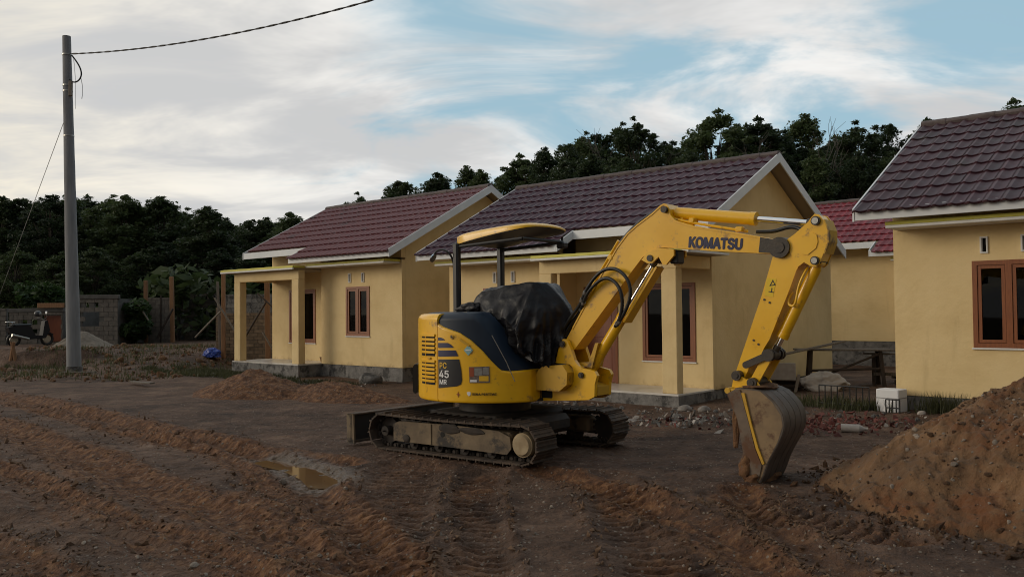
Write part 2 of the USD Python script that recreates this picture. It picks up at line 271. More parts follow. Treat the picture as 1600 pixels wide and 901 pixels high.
K['bark'] = M('tree_bark', (.05, .04, .032), (.09, .075, .06), scale=8, stretch=(4, 4, .8), rough=.95, bump=.5, bscale=20, bdist=.02)
K['bark_pale'] = M('bare_branches', (.07, .06, .052), (.10, .088, .076), scale=8, rough=.95)
# ================================================================ ground
HTH = 0.7223                                              # the houses' street line
HO = np.array([6.3366, 14.3251, 0.0]); HA = np.array([math.cos(HTH), -math.sin(HTH), 0]); HB = np.array([math.sin(HTH), math.cos(HTH), 0])
EO = np.array([-0.23, 11.08, 0.0]); EROT = math.atan2(-0.62591363, 0.77989238)
RUTS = [  # polyline, half width, depth, berm, redness
 ([(-14, 21.5), (-11.16, 18.85), (-8.14, 15.93), (-5.63, 13.32), (-4.11, 11.8), (-3.15, 10.61), (-2.22, 9.05), (-1.48, 7.36), (-1.02, 6.21), (-0.7, 5.4), (-.5, 4.6)], .24, .10, .055, 1.0),
 ([(-11, 17.0), (-7.99, 13.5), (-6.21, 11.66), (-4.53, 9.72), (-3.27, 8.33), (-2.36, 7.4), (-1.71, 6.57), (-1.25, 5.98), (-.7, 5.1), (-.4, 4.5)], .26, .09, .05, 1.0),
 ([(-9.5, 17.2), (-7.17, 14.89), (-4.89, 12.46), (-3.5, 11.22), (-2.67, 10.58), (-1.9, 10.0)], .16, .05, .03, .7),
 ([(-9.0, 12.6), (-6.6, 10.2), (-5.0, 8.9), (-3.6, 7.2), (-2.3, 6.2), (-1.6, 5.4)], .2, .045, .025, .45),
 ([(.3, 9.4), (.96, 8.27), (1.37, 7.24), (1.6, 6.28), (1.8, 5.4), (1.9, 4.6)], .2, .07, .05, .7),
 ([(-8.2, 12.0), (-6.6, 10.6), (-4.6, 8.7), (-3.2, 7.3), (-2.3, 6.5), (-1.5, 5.5), (-1.1, 4.8)], .10, .05, .03, .9),
 ([(-10.0, 17.2), (-7.4, 14.4), (-5.0, 12.0), (-3.7, 10.7), (-2.8, 9.3), (-1.9, 7.4), (-1.35, 6.1), (-1.0, 5.0)], .11, .05, .035, .9),
 ([(-6.0, 8.2), (-4.4, 6.9), (-3.2, 5.9), (-2.4, 5.0)], .14, .05, .03, .6),
 ([(2.2, 8.3), (2.05, 7.3), (2.1, 6.4), (2.3, 5.4)], .16, .05, .04, .6),
]
TREADS = [([(-1.15, 9.6), (-1.12, 8.1), (-.98, 6.9), (-.85, 5.2)], .40), ([(-.35, 9.2), (-.38, 8.0), (-.3, 6.6), (-.2, 5.2)], .26), ([(.92, 8.9), (1.0, 7.5), (1.02, 6.4), (1.0, 5.0)], .34), ([(2.0, 8.0), (2.35, 7.2), (2.9, 6.6)], .3)]
def dist_poly(x, y, pl):
    """distance to, and arc length along, a polyline"""
    best = np.full(x.shape, 1e9); arc = np.zeros(x.shape); acc = 0.0; p = np.asarray(pl, float)
    for a, b in zip(p[:-1], p[1:]):
        d = b - a; L = np.hypot(*d); t = np.clip(((x - a[0]) * d[0] + (y - a[1]) * d[1]) / L ** 2, 0, 1)
        r = np.hypot(x - a[0] - t * d[0], y - a[1] - t * d[1]); w = r < best; best[w] = r[w]; arc[w] = (acc + t * L)[w]; acc += L
    return best, arc
def smooth_pl(pl): return spline(np.asarray(pl, float), 40)
RUTS = [(smooth_pl(p), *r) for p, *r in RUTS]; TREADS = [(smooth_pl(p), w) for p, w in TREADS]
def nz(x, y, s, seed, o=3): return meshkit.fbm(np.stack([x * s, y * s, np.full_like(x, seed * 3.7)], -1), o, seed) - .5
def terrain(x, y):
    """large forms only"""
    x, y = np.asarray(x, float), np.asarray(y, float); h = np.zeros(x.shape)
    u = (x - HO[0]) * HA[0] + (y - HO[1]) * HA[1]; w = (x - HO[0]) * HB[0] + (y - HO[1]) * HB[1]
    h = h + .05 * sm(-2.5, -.5, w) * sm(-3, -1, u) - .08 * sm(-3.5, -1.2, w) * sm(-2, -4, u)           # round the houses
    yb = y + .12 * (x + 16) + .25 * nz(x, y, .8, 91)
    h = h + .60 * np.where(x < -13.4, sm(28.45, 28.75, yb), 0) * sm(-13.4, -14.2, x) * sm(90, 60, y)                      # cut bank at the far left
    h = h + .60 * sm(25.2, 31, y) * sm(-9.3, -11.0, x) * sm(-14.2, -13.4, x) * sm(90, 60, y)                 # slope up beside the farthest house
    h = h + .16 * nz(x, y, .9, 92, 4) * sm(19, 23, y) * sm(40, 34, y) * sm(-7.5, -9, x)
    h = h + 2.6 * sm(30, 46, y) * sm(-12, 2, x) + 2.5 * sm(48, 75, y) * sm(-12, 10, x)                 # rise behind the houses
    h = h + 6 * sm(80, 220, y)
    h = h - .10 * np.exp(-(((x + 11.2) / 1.4) ** 2 + ((y - 23.2) / .9) ** 2))                           # ditch by the pole
    h = h - .16 * np.exp(-(((x + 4.75) / .55) ** 2 + ((y - 7.45) / .28) ** 2))                          # hole at the left edge
    h = h + .05 * np.exp(-(((x + 3.3) / .35) ** 2 + ((y - 6.6) / .25) ** 2))
    return h
def ground(x, y, fine=True):
    x, y = np.asarray(x, float), np.asarray(y, float)
    h = terrain(x, y) + .10 * nz(x, y, .35, 1) * sm(40, 12, y) + .055 * nz(x, y, 1.1, 2)
    red = np.clip(.14 + 2.6 * nz(x, y, .5, 5, 5), 0, 1) * .6; wet = np.zeros(x.shape); near = sm(26, 14, y)
    for pl, hw, dep, berm, rd in RUTS:
        d, arc = dist_poly(x, y, pl); wob = .35 * nz(x, y, 1.6, 11); k = (d / hw) * (1 + wob)
        h = h - dep * .8 * np.exp(-(k / .75) ** 4) * (1 + .6 * nz(x, y, .9, 12)) + berm * .62 * np.exp(-((k - 1.5) / .5) ** 2) * np.clip(.75 + 3.2 * nz(x, y, 1.9, 13, 5), 0, 2)
        stk = nz(d * 13, arc * .75, 1.0, int(15 + hw * 100), 3) * np.exp(-(k / 1.9) ** 4); h = h + .055 * stk * near
        red = np.maximum(red, rd * (1 + 1.1 * stk) * np.exp(-(k / 1.75) ** 4) * np.clip(.95 + 1.0 * nz(x, y, .8, 14), .2, 1.1))
    for pl, hw in TREADS:
        d, arc = dist_poly(x, y, pl); k = d / hw; m = np.exp(-(k / .85) ** 6) * np.clip(.85 + 2.0 * nz(x, y, .9, 21), .15, 1)
        ph = arc / .15 + .6 * nz(x, y, 1.3, 22); s = np.sin(2 * math.pi * ph)
        gr = np.exp(-((ph % 1 - .5) / .16) ** 2); h = h + m * (-.03 - .085 * gr * np.clip(1 + 1.6 * nz(x, y, 5.0, 24, 3), .2, 1.6)) + .045 * np.exp(-((k - 1.22) / .2) ** 2) * (.6 + 2.5 * nz(x, y, 4, 23, 4))
        red = np.maximum(red, m * .6); 
    # muddy puddle
    d, _ = dist_poly(x, y, np.array([(-2.95, 10.5), (-2.5, 10.1), (-2.15, 9.55), (-1.95, 9.1)])); pm = np.exp(-(d / .22) ** 4); h = h * (1 - pm) - .085 * pm; wet = np.maximum(wet, np.exp(-(d / .35) ** 4)); red = np.maximum(red, pm * .5)
    if fine:
        rough = near * (.7 + 1.1 * red)
        h = h + rough * ((.075 * nz(x, y, 2.4, 31, 4) + .058 * nz(x, y, 6.5, 32, 4)) * np.clip(.5 + 3 * nz(x, y, .6, 35), .15, 1.6) + .028 * nz(x, y, 19.0, 33, 2))
        h = h + near * .022 * np.clip(nz(x, y, 6.0, 34, 3) * 4 - .45, 0, 1)
    return h, red, wet
def gz(x, y): return float(ground(np.array([float(x)]), np.array([float(y)]), True)[0][0])
def axis_pts(lo, hi, a, b, step, grow):
    mid = np.arange(a, b + 1e-6, step); out = [mid]
    s, v, L = step, a, []
    while v > lo: s *= grow; v -= s; L.append(v)
    R, s, v = [], step, b
    while v < hi: s *= grow; v += s; R.append(v)
    return np.concatenate([np.array(L[::-1]), mid, np.array(R)])
gx = axis_pts(-420, 420, -5.6, 6.2, .0235, 1.03); gy = axis_pts(-60, 700, 5.0, 12.5, .0235, 1.024)
X, Y = np.meshgrid(gx, gy, indexing='ij'); H, RED, WET = ground(X.ravel(), Y.ravel()); XY = np.stack([X.ravel(), Y.ravel(), H], 1)
# soil: grey-brown crust, red clay where it is churned, speckled with grit
GN = {'at': ('attribute', dict(attribute='soil')), 'sp': ('separate_color', {}), 'g': ('geometry', {}),
 'n1': ('noise_texture', dict(scale=1.1, detail=9.0, roughness=.66)), 'n2': ('noise_texture', dict(scale=9.0, detail=8.0, roughness=.7)),
 'n4': ('noise_texture', dict(scale=3.2, detail=9.0, roughness=.72)), 'mf': ('mix_float', dict(fac=.5)), 'n5': ('noise_texture', dict(scale=.33, detail=4.0, roughness=.6)), 'm5': ('map_range', dict(from_min=.3, from_max=.7, to_min=-.075, to_max=.075)), 'a5': ('math', dict(math_type='add')),
 'crust': ('rgb_ramp', dict(ramp=[(.36, (.027, .0125, .007)), (.46, (.070, .037, .022)), (.55, (.115, .065, .041)), (.67, (.21, .130, .088))])),
 'clay': ('rgb_ramp', dict(ramp=[(.33, (.036, .0135, .006)), (.50, (.120, .050, .020)), (.66, (.25, .125, .056))])),
 'rm': ('map_range', dict(range_type='smoothstep', from_min=.25, from_max=.75, to_min=0.0, to_max=1.0, clamp=True)), 'ra': ('math', dict(math_type='multiply_add', value2=.9)), 'rb': ('math', dict(math_type='subtract', value2=.45)), 'rc': ('math', dict(math_type='add')),
 'mx': ('mix_color', {}), 'v': ('voronoi_texture', dict(scale=26.0, randomness=1.0)), 'vc': ('separate_color', {}), 'vr': ('math', dict(math_type='greater_than', value2=.90)), 'vd': ('math', dict(math_type='less_than', value2=.32)), 'vm': ('math', dict(math_type='multiply')), 'vk': ('math', dict(math_type='multiply', value2=.75)),
 'grit': ('mix_color', dict(b=(.22, .185, .15))), 'wm': ('mix_color', dict(b=(.072, .045, .024))), 'rg': ('map_range', dict(from_min=0.0, from_max=1.0, to_min=.82, to_max=.12, clamp=True)),
 'vb': ('voronoi_texture', dict(scale=17.0, detail=2.0, roughness=.6, randomness=1.0)), 'b3': ('bump', dict(strength=.55, distance=.035, invert=True)), 'bm': ('bump', dict(strength=1.0, distance=.05)), 'b2': ('bump', dict(strength=.6, distance=.012)), 'n3': ('noise_texture', dict(scale=60.0, detail=4.0, roughness=.7)), 'p': ('principled_bsdf', dict(specular_ior_level=.35))}
GL = [('at.color', 'sp.color'), ('g.position', 'n1.vector'), ('g.position', 'n2.vector'), ('g.position', 'n3.vector'), ('g.position', 'v.vector'), ('g.position', 'n4.vector'), ('n1.fac', 'mf.a'), ('n4.fac', 'mf.b'), ('g.position', 'n5.vector'), ('n5.fac', 'm5.value'), ('mf.result', 'a5.value1'), ('m5.result', 'a5.value2'), ('a5.value', 'crust.fac'), ('n2.fac', 'clay.fac'),
 ('n1.fac', 'rb.value1'), ('rb.value', 'ra.value1'), ('sp.r', 'ra.value3'), ('ra.value', 'rm.value'), ('rm.result', 'mx.fac'), ('crust.color', 'mx.a'), ('clay.color', 'mx.b'),
 ('v.color', 'vc.color'), ('vc.r', 'vr.value1'), ('v.distance', 'vd.value1'), ('vr.value', 'vm.value1'), ('vd.value', 'vm.value2'), ('vm.value', 'vk.value1'), ('vk.value', 'grit.fac'), ('mx.result', 'grit.a'),
 ('grit.result', 'wm.a'), ('sp.g', 'wm.fac'), ('wm.result', 'p.base_color'), ('sp.g', 'rg.value'), ('rg.result', 'p.roughness'), ('n2.fac', 'bm.height'), ('n3.fac', 'b2.height'), ('g.position', 'vb.vector'), ('vb.distance', 'b3.height'), ('bm.normal', 'b3.normal'), ('b3.normal', 'b2.normal'), ('b2.normal', 'p.normal')]
K['soil'] = usdkit.material(stage, '/World/Looks/bare_soil', GN, GL, surface='p.BSDF')
def soil_mesh(path, v, f, red, wet):
    m = usdkit.mesh(stage, path, trimesh.Trimesh(v, f, process=False), K['soil'], smooth=True)
    c = np.stack([red, wet, np.zeros_like(red)], 1).astype(np.float32)
    UsdGeom.PrimvarsAPI(m).CreatePrimvar('soil', Sdf.ValueTypeNames.Color3fArray, 'vertex').Set(Vt.Vec3fArray.FromNumpy(c)); return m
gm = soil_mesh('/World/ground', XY, grid_faces(len(gx), len(gy)), RED, WET); setdata(gm.GetPrim(), kind='structure')
# puddle water: a flat sheet in its hollow
pw = LineString([(-2.95, 10.5), (-2.5, 10.1), (-2.15, 9.55), (-1.98, 9.15)]).buffer(.2).simplify(.01)
K['puddle'] = M('muddy_water', (.06, .034, .016), rough=.05, spec=.6)
pz = -.066
solo('puddle', exy(pw, pz - .03, pz), K['puddle'], label='shallow muddy puddle in the wheel rut', kind='structure')

# ---------------------------------------------------------------- heap of earth at the right, red mound before the far house, sand
def heap(name, label, cx, cy, r, h, seed, red, mat=None, ex=1.0, ang=0.0, n=150, sharp=1.1, rough=.06, na=220):
    a = np.linspace(0, 2 * math.pi, na, endpoint=False); t = np.linspace(0, 1.04, n); A_, T_ = np.meshgrid(a, t, indexing='ij')
    rr = r * (1 + .14 * (meshkit.fbm(np.stack([np.cos(a) * 1.4, np.sin(a) * 1.4, np.full_like(a, seed)], -1), 3, seed) - .5) * 2)[:, None] * T_
    lx, ly = rr * np.cos(A_) * ex, rr * np.sin(A_); x = cx + lx * math.cos(ang) - ly * math.sin(ang); y = cy + lx * math.sin(ang) + ly * math.cos(ang)
    prof = np.clip(1 - T_, -.1, 1) ** sharp if sharp != 1 else 1 - T_
    prof = np.where(T_ < 1, np.clip(1 - np.sqrt(T_ ** 2 + .02) + .01, 0, 1), 0)
    xr, yr = x.ravel(), y.ravel(); g = ground(xr, yr, False)[0]
    w = sm(0, .12, 1.04 - T_).ravel()
    z = g - .05 + (h * prof).ravel() * (1 + .30 * nz(xr, yr, 1.3, seed)) + w * (rough * 2.4 * nz(xr, yr, 2.2, seed + 1, 4) + rough * 1.6 * nz(xr, yr, 7.0, seed + 2, 3) + rough * .7 * nz(xr, yr, 20, seed + 3, 2))
    f = grid_faces(na, n, closed=True); v = np.stack([xr, yr, z], 1); f = f[:, [0, 1, 2]]
    nrm = np.cross(v[f[:, 1]] - v[f[:, 0]], v[f[:, 2]] - v[f[:, 0]])
    if nrm[:, 2].sum() < 0: f = f[:, ::-1]
    if mat is None:
        p = uniq('/World', name); rd = np.clip(red + .5 * nz(xr, yr, 1.2, seed + 9, 4), 0, 1); m = soil_mesh(p, v, f, rd, np.zeros_like(rd)); setdata(m.GetPrim(), label, 'earth heap'); return v
    solo(name, trimesh.Trimesh(v, f, process=False), mat, label, 'earth heap' if 'earth' in name else 'sand heap', smooth=True); return v
PILE = heap('earth_heap', 'large heap of brown stony earth at the right, before the nearest house', 5.25, 7.8, 2.28, 1.52, 41, .62, mat=K['heap_soil'], n=200, na=420, rough=.10)
heap('earth_heap', 'small mound of red clay before the porch of the farthest yellow house', -5.55, 18.6, 1.2, .66, 51, 1.0, ex=1.6, ang=-.6, n=60, na=120, rough=.05)
heap('earth_heap', 'low ridge of reddish earth left of the excavator, before the house wall', -3.6, 17.7, .95, .46, 57, .8, ex=2.2, ang=-.65, n=60, na=120, rough=.05)
heap('sand_heap', 'pale sand heap before the unfinished block house, behind the pole', -15.9, 32.0, 1.2, .75, 61, 0, mat=K['sand'], n=40, na=80, rough=.04)

# ---------------------------------------------------------------- loose stones and clods (uncountable)
def scatter(name, label, protos, mats, pts, scales, seed, cat_=None):
    """one PointInstancer of a few stone shapes"""
    rg = np.random.default_rng(seed); p = uniq('/World', name); pi = UsdGeom.PointInstancer.Define(stage, p)
    for k, (pm, mt) in enumerate(zip(protos, mats)):
        usdkit.mesh(stage, f'{p}/stone_{k + 1:03d}', pm, mt, smooth=False); pi.GetPrototypesRel().AddTarget(Sdf.Path(f'{p}/stone_{k + 1:03d}'))
    n = len(pts); q = rg.normal(size=(n, 4)); q /= np.linalg.norm(q, axis=1, keepdims=True)
    pi.CreateProtoIndicesAttr(Vt.IntArray.FromNumpy(rg.integers(0, len(protos), n).astype(np.int32)))
    pi.CreatePositionsAttr(Vt.Vec3fArray.FromNumpy(np.asarray(pts, np.float32))); pi.CreateOrientationsAttr([Gf.Quath(*[float(c) for c in a]) for a in q])
    pi.CreateScalesAttr(Vt.Vec3fArray.FromNumpy(np.repeat(np.asarray(scales, np.float32)[:, None], 3, 1)))
    setdata(pi.GetPrim(), label, cat_, kind='stuff')
def stone(seed, fl=.65): 
    m = trimesh.creation.icosphere(1); v = np.asarray(m.vertices); m.vertices = v * (1 + .5 * (meshkit.fbm(v * 1.3 + seed * 5.1, 2, seed) - .5) * 2)[:, None] * np.array([1, .8, fl]); return m
def chip(seed):
    rg = np.random.default_rng(seed); P = rg.uniform(-1, 1, (9, 3)) * np.array([1, .7, .18]); return trimesh.convex.convex_hull(P)
rg = np.random.default_rng(5)
def ground_pts(n, x0, x1, y0, y1, rg, dens=None):
    y = 1 / rg.uniform(1 / y1, 1 / y0, n); x = rg.uniform(x0, x1, n) * (y / y1 if x0 < -20 else 1); return x, y
yy = 1 / rg.uniform(1 / 20, 1 / 5.2, 9000); xx = rg.uniform(-.68, .68, 9000) * yy
k = rg.uniform(size=9000) < .35 + .9 * np.clip(nz(xx, yy, .7, 71) * 3, 0, 1); xx, yy = xx[k], yy[k]
scatter('loose_grit', 'small pale stones and grit strewn over the bare yard', [stone(1), stone(2), stone(3, .5)], [K['pebble']] * 3, np.stack([xx, yy, ground(xx, yy)[0] + .002], 1), np.exp(rg.normal(math.log(.0065), .5, len(xx))), 7, 'stones')
cx_, cy_ = [], []
for pl, hw, *_ in RUTS[:2] + RUTS[4:]:
    pts = pl[rg.integers(6, 39, 480)]; sd = rg.choice([-1, 1], 480) * hw * rg.normal(1.45, .3, 480); cx_.append(pts[:, 0] + sd); cy_.append(pts[:, 1] + sd * .6 + rg.normal(0, .15, 480))
for pl, hw in TREADS:
    pts = pl[rg.integers(2, 39, 200)]; sd = rg.choice([-1, 1], 200) * hw * rg.normal(1.2, .15, 200); cx_.append(pts[:, 0] + sd); cy_.append(pts[:, 1] + rg.normal(0, .15, 200))
cx_, cy_ = np.concatenate(cx_), np.concatenate(cy_); k = cy_ > 5.0; cx_, cy_ = cx_[k], cy_[k]
scatter('clay_clods', 'clods of red clay thrown up along the ruts', [trimesh.convex.convex_hull(np.random.default_rng(s).normal(size=(11, 3)) * [.8, .65, .5]) for s in (3, 4, 5)], [K['clod']] * 3, np.stack([cx_, cy_, ground(cx_, cy_)[0] + .006], 1), np.minimum(np.exp(rg.normal(math.log(.0095), .5, len(cx_))), .026), 8, 'clods')
k = rg.choice(len(PILE), 5200); P_ = PILE[k] + rg.normal(0, .006, (5200, 3)); P_ = P_[P_[:, 1] < 9.6]
scatter('heap_stones', 'stones and lumps lying on the slope of the large earth heap', [stone(6), stone(7), lump(0, 0, 0, 1, .8, .7, 9, .4, 1)], [K['pebble'], K['heap_soil'], K['heap_soil']], P_, np.minimum(np.exp(rg.normal(math.log(.0085), .55, len(P_))), .03), 9, 'stones')
an_ = rg.uniform(2.2, 5.4, 700); rr_ = 2.28 * rg.normal(1.0, .07, 700); P_ = np.stack([5.25 + rr_ * np.cos(an_), 7.8 + rr_ * np.sin(an_)], 1); P_ = P_[P_[:, 1] > 5.0]; P_ = np.c_[P_, ground(P_[:, 0], P_[:, 1])[0] + .01]
scatter('heap_clods', 'larger clods rolled down to the foot of the large earth heap', [trimesh.convex.convex_hull(np.random.default_rng(s).normal(size=(11, 3)) * [.8, .65, .5]) for s in (13, 14, 15)], [K['heap_soil']] * 3, P_, np.minimum(np.exp(rg.normal(math.log(.014), .55, len(P_))), .04), 19, 'clods')
# building rubble by the houses
def strip(n, u0, u1, w0, w1, rg):
    u, w = rg.uniform(u0, u1, n), rg.uniform(w0, w1, n); P = HO + HA * u[:, None] + HB * w[:, None]; P[:, 2] = ground(P[:, 0], P[:, 1])[0] + .01; return P
P_ = np.vstack([strip(380, -19.5, -11.5, -2.6, -.9, rg), strip(330, -9, -2.4, -2.8, -1.1, rg), strip(210, -2.5, 3, -2.2, -.5, rg)])
scatter('building_rubble', 'pale mortar chips, scraps and rubble along the house fronts', [chip(1), chip(2), stone(11), chip(4)], [K['rubble'], K['rubble'], K['plinth'], K['plinth']], P_, np.exp(rg.normal(math.log(.027), .5, len(P_))), 10, 'rubble')
P_ = np.stack([rg.normal(4.75, .62, 420), rg.normal(12.9, .5, 420)], 1); P_ = np.c_[P_, ground(P_[:, 0], P_[:, 1])[0] + rg.uniform(.0, .02, 420)]
scatter('broken_roof_tiles', 'scatter of broken red roof tiles behind the bucket', [chip(11), chip(12), chip(13)], [K['redtile']] * 3, P_, np.exp(rg.normal(math.log(.036), .4, 420)), 11, 'rubble')
P_ = np.stack([rg.normal(2.6, .6, 240), rg.normal(13.4, .35, 240)], 1); P_ = np.c_[P_, ground(P_[:, 0], P_[:, 1])[0] + rg.uniform(.0, .04, 240)]
scatter('broken_roof_tiles', 'dark red tile shards and litter between excavator and middle house', [chip(14), chip(15), chip(16)], [K['redtile'], K['plinth'], K['rubble']], P_, np.exp(rg.normal(math.log(.05), .4, 240)), 12, 'rubble')
# ================================================================ houses
SL = .52                                                   # roof slope
def roof_tile(wd, ln, th=.012):
    """one interlocking tile: a wave across, a raised front lip; x across, y up the slope"""
    xs = np.linspace(0, wd, 10); t = xs / wd; prof = .046 * np.exp(-((t - .30) / .19) ** 2) + .012 * np.exp(-((t - 1.0) / .12) ** 2) - .006
    ys = np.array([0, .05, .5, 1.0]) * ln; V = []
    for i, x in enumerate(xs):
        for j, y in enumerate(ys):
            V.append((x, y - (.075 * math.exp(-((t[i] - .34) / .26) ** 2) if j < 2 else 0), prof[i] * (1 - .25 * j / 3) + .028 * (1 - y / ln) - (.004 if j == 0 else 0)))
    n = len(ys); F = grid_faces(10, n).tolist(); b = len(V)
    for i, x in enumerate(xs): V.append((x, V[i * n][1] + .004, V[i * n][2] - .034))
    for i in range(9): F += [(i * n, b + i, b + i + 1), (i * n, b + i + 1, (i + 1) * n)]
    return np.array(V), np.array(F)
def window(parent, x0, x1, z0, z1, y, npanes=2, fr=.07, deep=.09):
    """timber frame with sashes, glass and a sill line; outer face at y - 0.02"""
    outer = sbox(x0, z0, x1, z1); mid = [(x0 + (x1 - x0) * k / npanes) for k in range(npanes + 1)]
    holes = [sbox(mid[k] + fr * (.65 if k else 1), z0 + fr, mid[k + 1] - fr * (.65 if k < npanes - 1 else 1), z1 - fr) for k in range(npanes)]
    w = part(parent, 'window', exz(outer.difference(unary_union([h.buffer(.001, join_style=2) for h in holes])), y - .02, y + deep), K['wood'])
    for h in holes:
        a, b, c, d = h.bounds; s = .055
        part(w, 'sash', exz(sbox(a + .006, b + .006, c - .006, d - .006).difference(sbox(a + s, b + s, c - s, d - s)), y - .006, y + .05), K['wood'])
        part(w, 'pane', bx(a + s - .004, c - s + .004, y + .018, y + .024, b + s - .004, d - s + .004), K['glass'])
    part(w, 'sill', bx(x0 - .02, x1 + .02, y - .035, y - .0, z0 - .03, z0 - .002, .004), K['white_trim'])
    return w
def vent(parent, x0, x1, z0, z1, y):
    v = part(parent, 'vent', exz(sbox(x0, z0, x1, z1).difference(sbox(x0 + .022, z0 + .022, x1 - .022, z1 - .022)), y - .025, y + .08), K['white_trim'])
    part(v, 'vent_back', bx(x0 + .02, x1 - .02, y + .085, y + .09, z0 + .02, z1 - .02), K['dark'])
def house(name, label, u0, w0, dz, porch_right, tile, nper, groupname, tiles_as='parts', win=(1.18, 2.19), vents=((1.30, 1.41), (1.86, 1.97)), door=True, rwin=(1.76, 3.02), z_found=-.5, porch=True, xshow=(0, 9), W=6.87, RW=3.05, seed=0, pl=.29):
    """a plastered bungalow: front room, set-back porch, gable roof. Built with the porch at the right, mirrored if it is at the left"""
    loc = HO + HA * u0 + HB * w0 + np.array([0, 0, dz]); t = thing(name, label, 'house', loc, -HTH, groupname)
    D, XR, RC, TH = 6.8, 3.47, .6, .12                       # depth, room width, recess, wall thickness
    PL, WT = pl, 3.10; wz0, wz1 = 1.095, 2.445
    def mx(m):
        if porch_right: return m
        v = np.asarray(m.vertices).copy(); v[:, 0] = W - v[:, 0]; return trimesh.Trimesh(v, np.asarray(m.faces)[:, ::-1], process=False)
    def X(a, b): return (a, b) if porch_right else (W - b, W - a)
    def P(nm, m, mat, smooth=False, parent=t, **k): return part(parent, nm, mx(m if not isinstance(m, list) else cat(m)), mat, smooth, **k)
    # plinth and porch floor
    P('plinth', [bx(.015, W - .015, RC + .015, D - .015, z_found, PL), bx(.015, XR - .015, .015, RC + .03, z_found, PL - .004)], K['plinth'])
    if porch:
        P('porch_base', exy([(XR - .02, .012), (XR - .02, -.80), (W + .03, -.80), (W + .03, RC + .02), (XR - .02, RC + .02)], z_found, PL - .02), K['plinth'])
        P('porch_floor', bx(XR + .01, W + .02, -.79, RC - .002, PL - .02, PL + .018, .006), K['tile_floor'])
    # walls
    wx0, wx1 = win; holes = [sbox(wx0, wz0, wx1, wz1)] + [sbox(a, 2.56, b, 2.82) for a, b in vents]
    P('wall', exz(sbox(0, PL, XR, WT).difference(unary_union(holes)), 0, TH), K['wall'])
    ra, rb = XR + rwin[0], XR + rwin[1]
    dr = [sbox(XR + .22, PL + .02, XR + 1.12, 2.42)] if door and porch else []
    P('wall', exz(sbox(XR - TH, PL, W, WT).difference(unary_union(([sbox(ra, .83, rb, 2.445), sbox(rb - .5, 2.58, rb - .39, 2.86)] if porch else [Polygon()]) + dr)), RC, RC + TH), K['wall'])
    P('wall', bx(XR - TH, XR, TH + .002, RC - .002, PL, WT), K['wall'])
    tz = lambda y: 3.17 + SL * (min(y, 2 * RW - y) + .75)
    for xa, xb, y0 in ((0, TH, TH + .003), (W - TH, W, RC + TH + .003)):
        P('wall', eyz([(y0, PL), (D - .003, PL), (D - .003, tz(D)), (RW, tz(RW)), (y0, tz(y0))], xa, xb), K['wall'])
    P('wall', bx(TH + .003, W - TH - .003, D - TH, D, PL, WT), K['wall'])
    P('ceiling', bx(TH, W - TH, RC + TH, D - TH, 2.98, 3.0), K['dark'])
    # windows, vents, door
    a, b = X(wx0, wx1); window(t, a, b, wz0, wz1, 0)
    for va, vb in vents: a, b = X(va, vb); vent(t, a, b, 2.56, 2.82, 0)
    if porch:
        a, b = X(ra, rb); window(t, a, b, .83, 2.445, RC)
        a, b = X(rb - .5, rb - .39); vent(t, a, b, 2.58, 2.86, RC)
        if door:
            a, b = X(XR + .22, XR + 1.12); d = part(t, 'door', exz(sbox(a, PL + .02, b, 2.42).difference(sbox(a + .06, PL + .02, b - .06, 2.36)), RC - .02, RC + .1), K['wood'])
            part(d, 'door_leaf', bx(a + .065, b - .065, RC + .02, RC + .055, PL + .03, 2.355, .006), K['door']); part(d, 'handle', cyl((a + .14, RC - .01, 1.25), (a + .14, RC - .01, 1.40), .011, n=8), K['steel'])
            for q in range(2):
                z0_, z1_ = (PL + .15, 1.15) if q == 0 else (1.3, 2.22); part(d, 'door_panel', bx(a + .17, b - .17, RC + .012, RC + .03, z0_, z1_, .012), K['door'])
        # porch columns, beam and slab
        for c0 in (XR + .03, W - .35): P('column', bx(c0, c0 + .33, -.75, -.53, PL + .019, 2.68, .012), K['wall'])
        P('beam', [bx(XR + .03, W - .02, -.745, -.535, 2.682, 2.95, .008)], K['wall'])
        P('beam', bx(W - .22, W - .025, -.53, RC - .003, 2.70, 2.945, .008), K['wall'])
        P('slab', bx(XR + .02, W + .36, -.93, RC - .004, 2.953, 3.04), K['soffit'])
        P('ledge', [bx(XR - .02, W + .38, -.97, -.935, 3.002, 3.062, .006), bx(W + .365, W + .395, -.966, RC - .01, 3.002, 3.062, .006), bx(XR - .03, XR + .015, -.93, -.57, 3.002, 3.062, .006)], K['yellow_trim'])
        P('ledge_edge', [bx(XR - .025, W + .385, -.985, -.93, 2.952, 2.999, .008), bx(W + .365, W + .40, -.93, RC - .01, 2.952, 2.999, .008)], K['white_trim'])
    # ledge over the front room
    P('ledge', [bx(.05, XR - .035, -.55, -.004, 3.052, 3.108, .006)], K['yellow_trim'])
    P('ledge_edge', [bx(.06, XR - .035, -.565, -.004, 3.00, 3.049, .008)], K['white_trim'])
    P('wall', bx(.0, XR, -.02, TH, WT + .062, tz(-.02) - .03), K['wall'])
    P('wall', bx(XR, W, RC + .001, RC + TH, WT + .002, tz(RC) - .06), K['wall'])
    # roof: deck, fascias, bargeboards
    x0, x1, xs, ylo, yhi = -.36, W + .35, XR + .50, -.75, -.20
    rz = lambda y: 3.33 + SL * (y + .75)
    ang = math.atan(SL)
    def deck(xa, xb, y0):
        p = [(y0, rz(y0) - .06), (RW, rz(RW) - .06), (2 * RW + .75, rz(-.75) - .06), (2 * RW + .75, rz(-.75) - .10), (RW, rz(RW) - .10), (y0, rz(y0) - .10)]
        return eyz(p, xa, xb)
    rf = P('roof', [deck(x0 + .03, xs, ylo + .035), deck(xs, x1 - .03, yhi + .035)], K['soffit'])
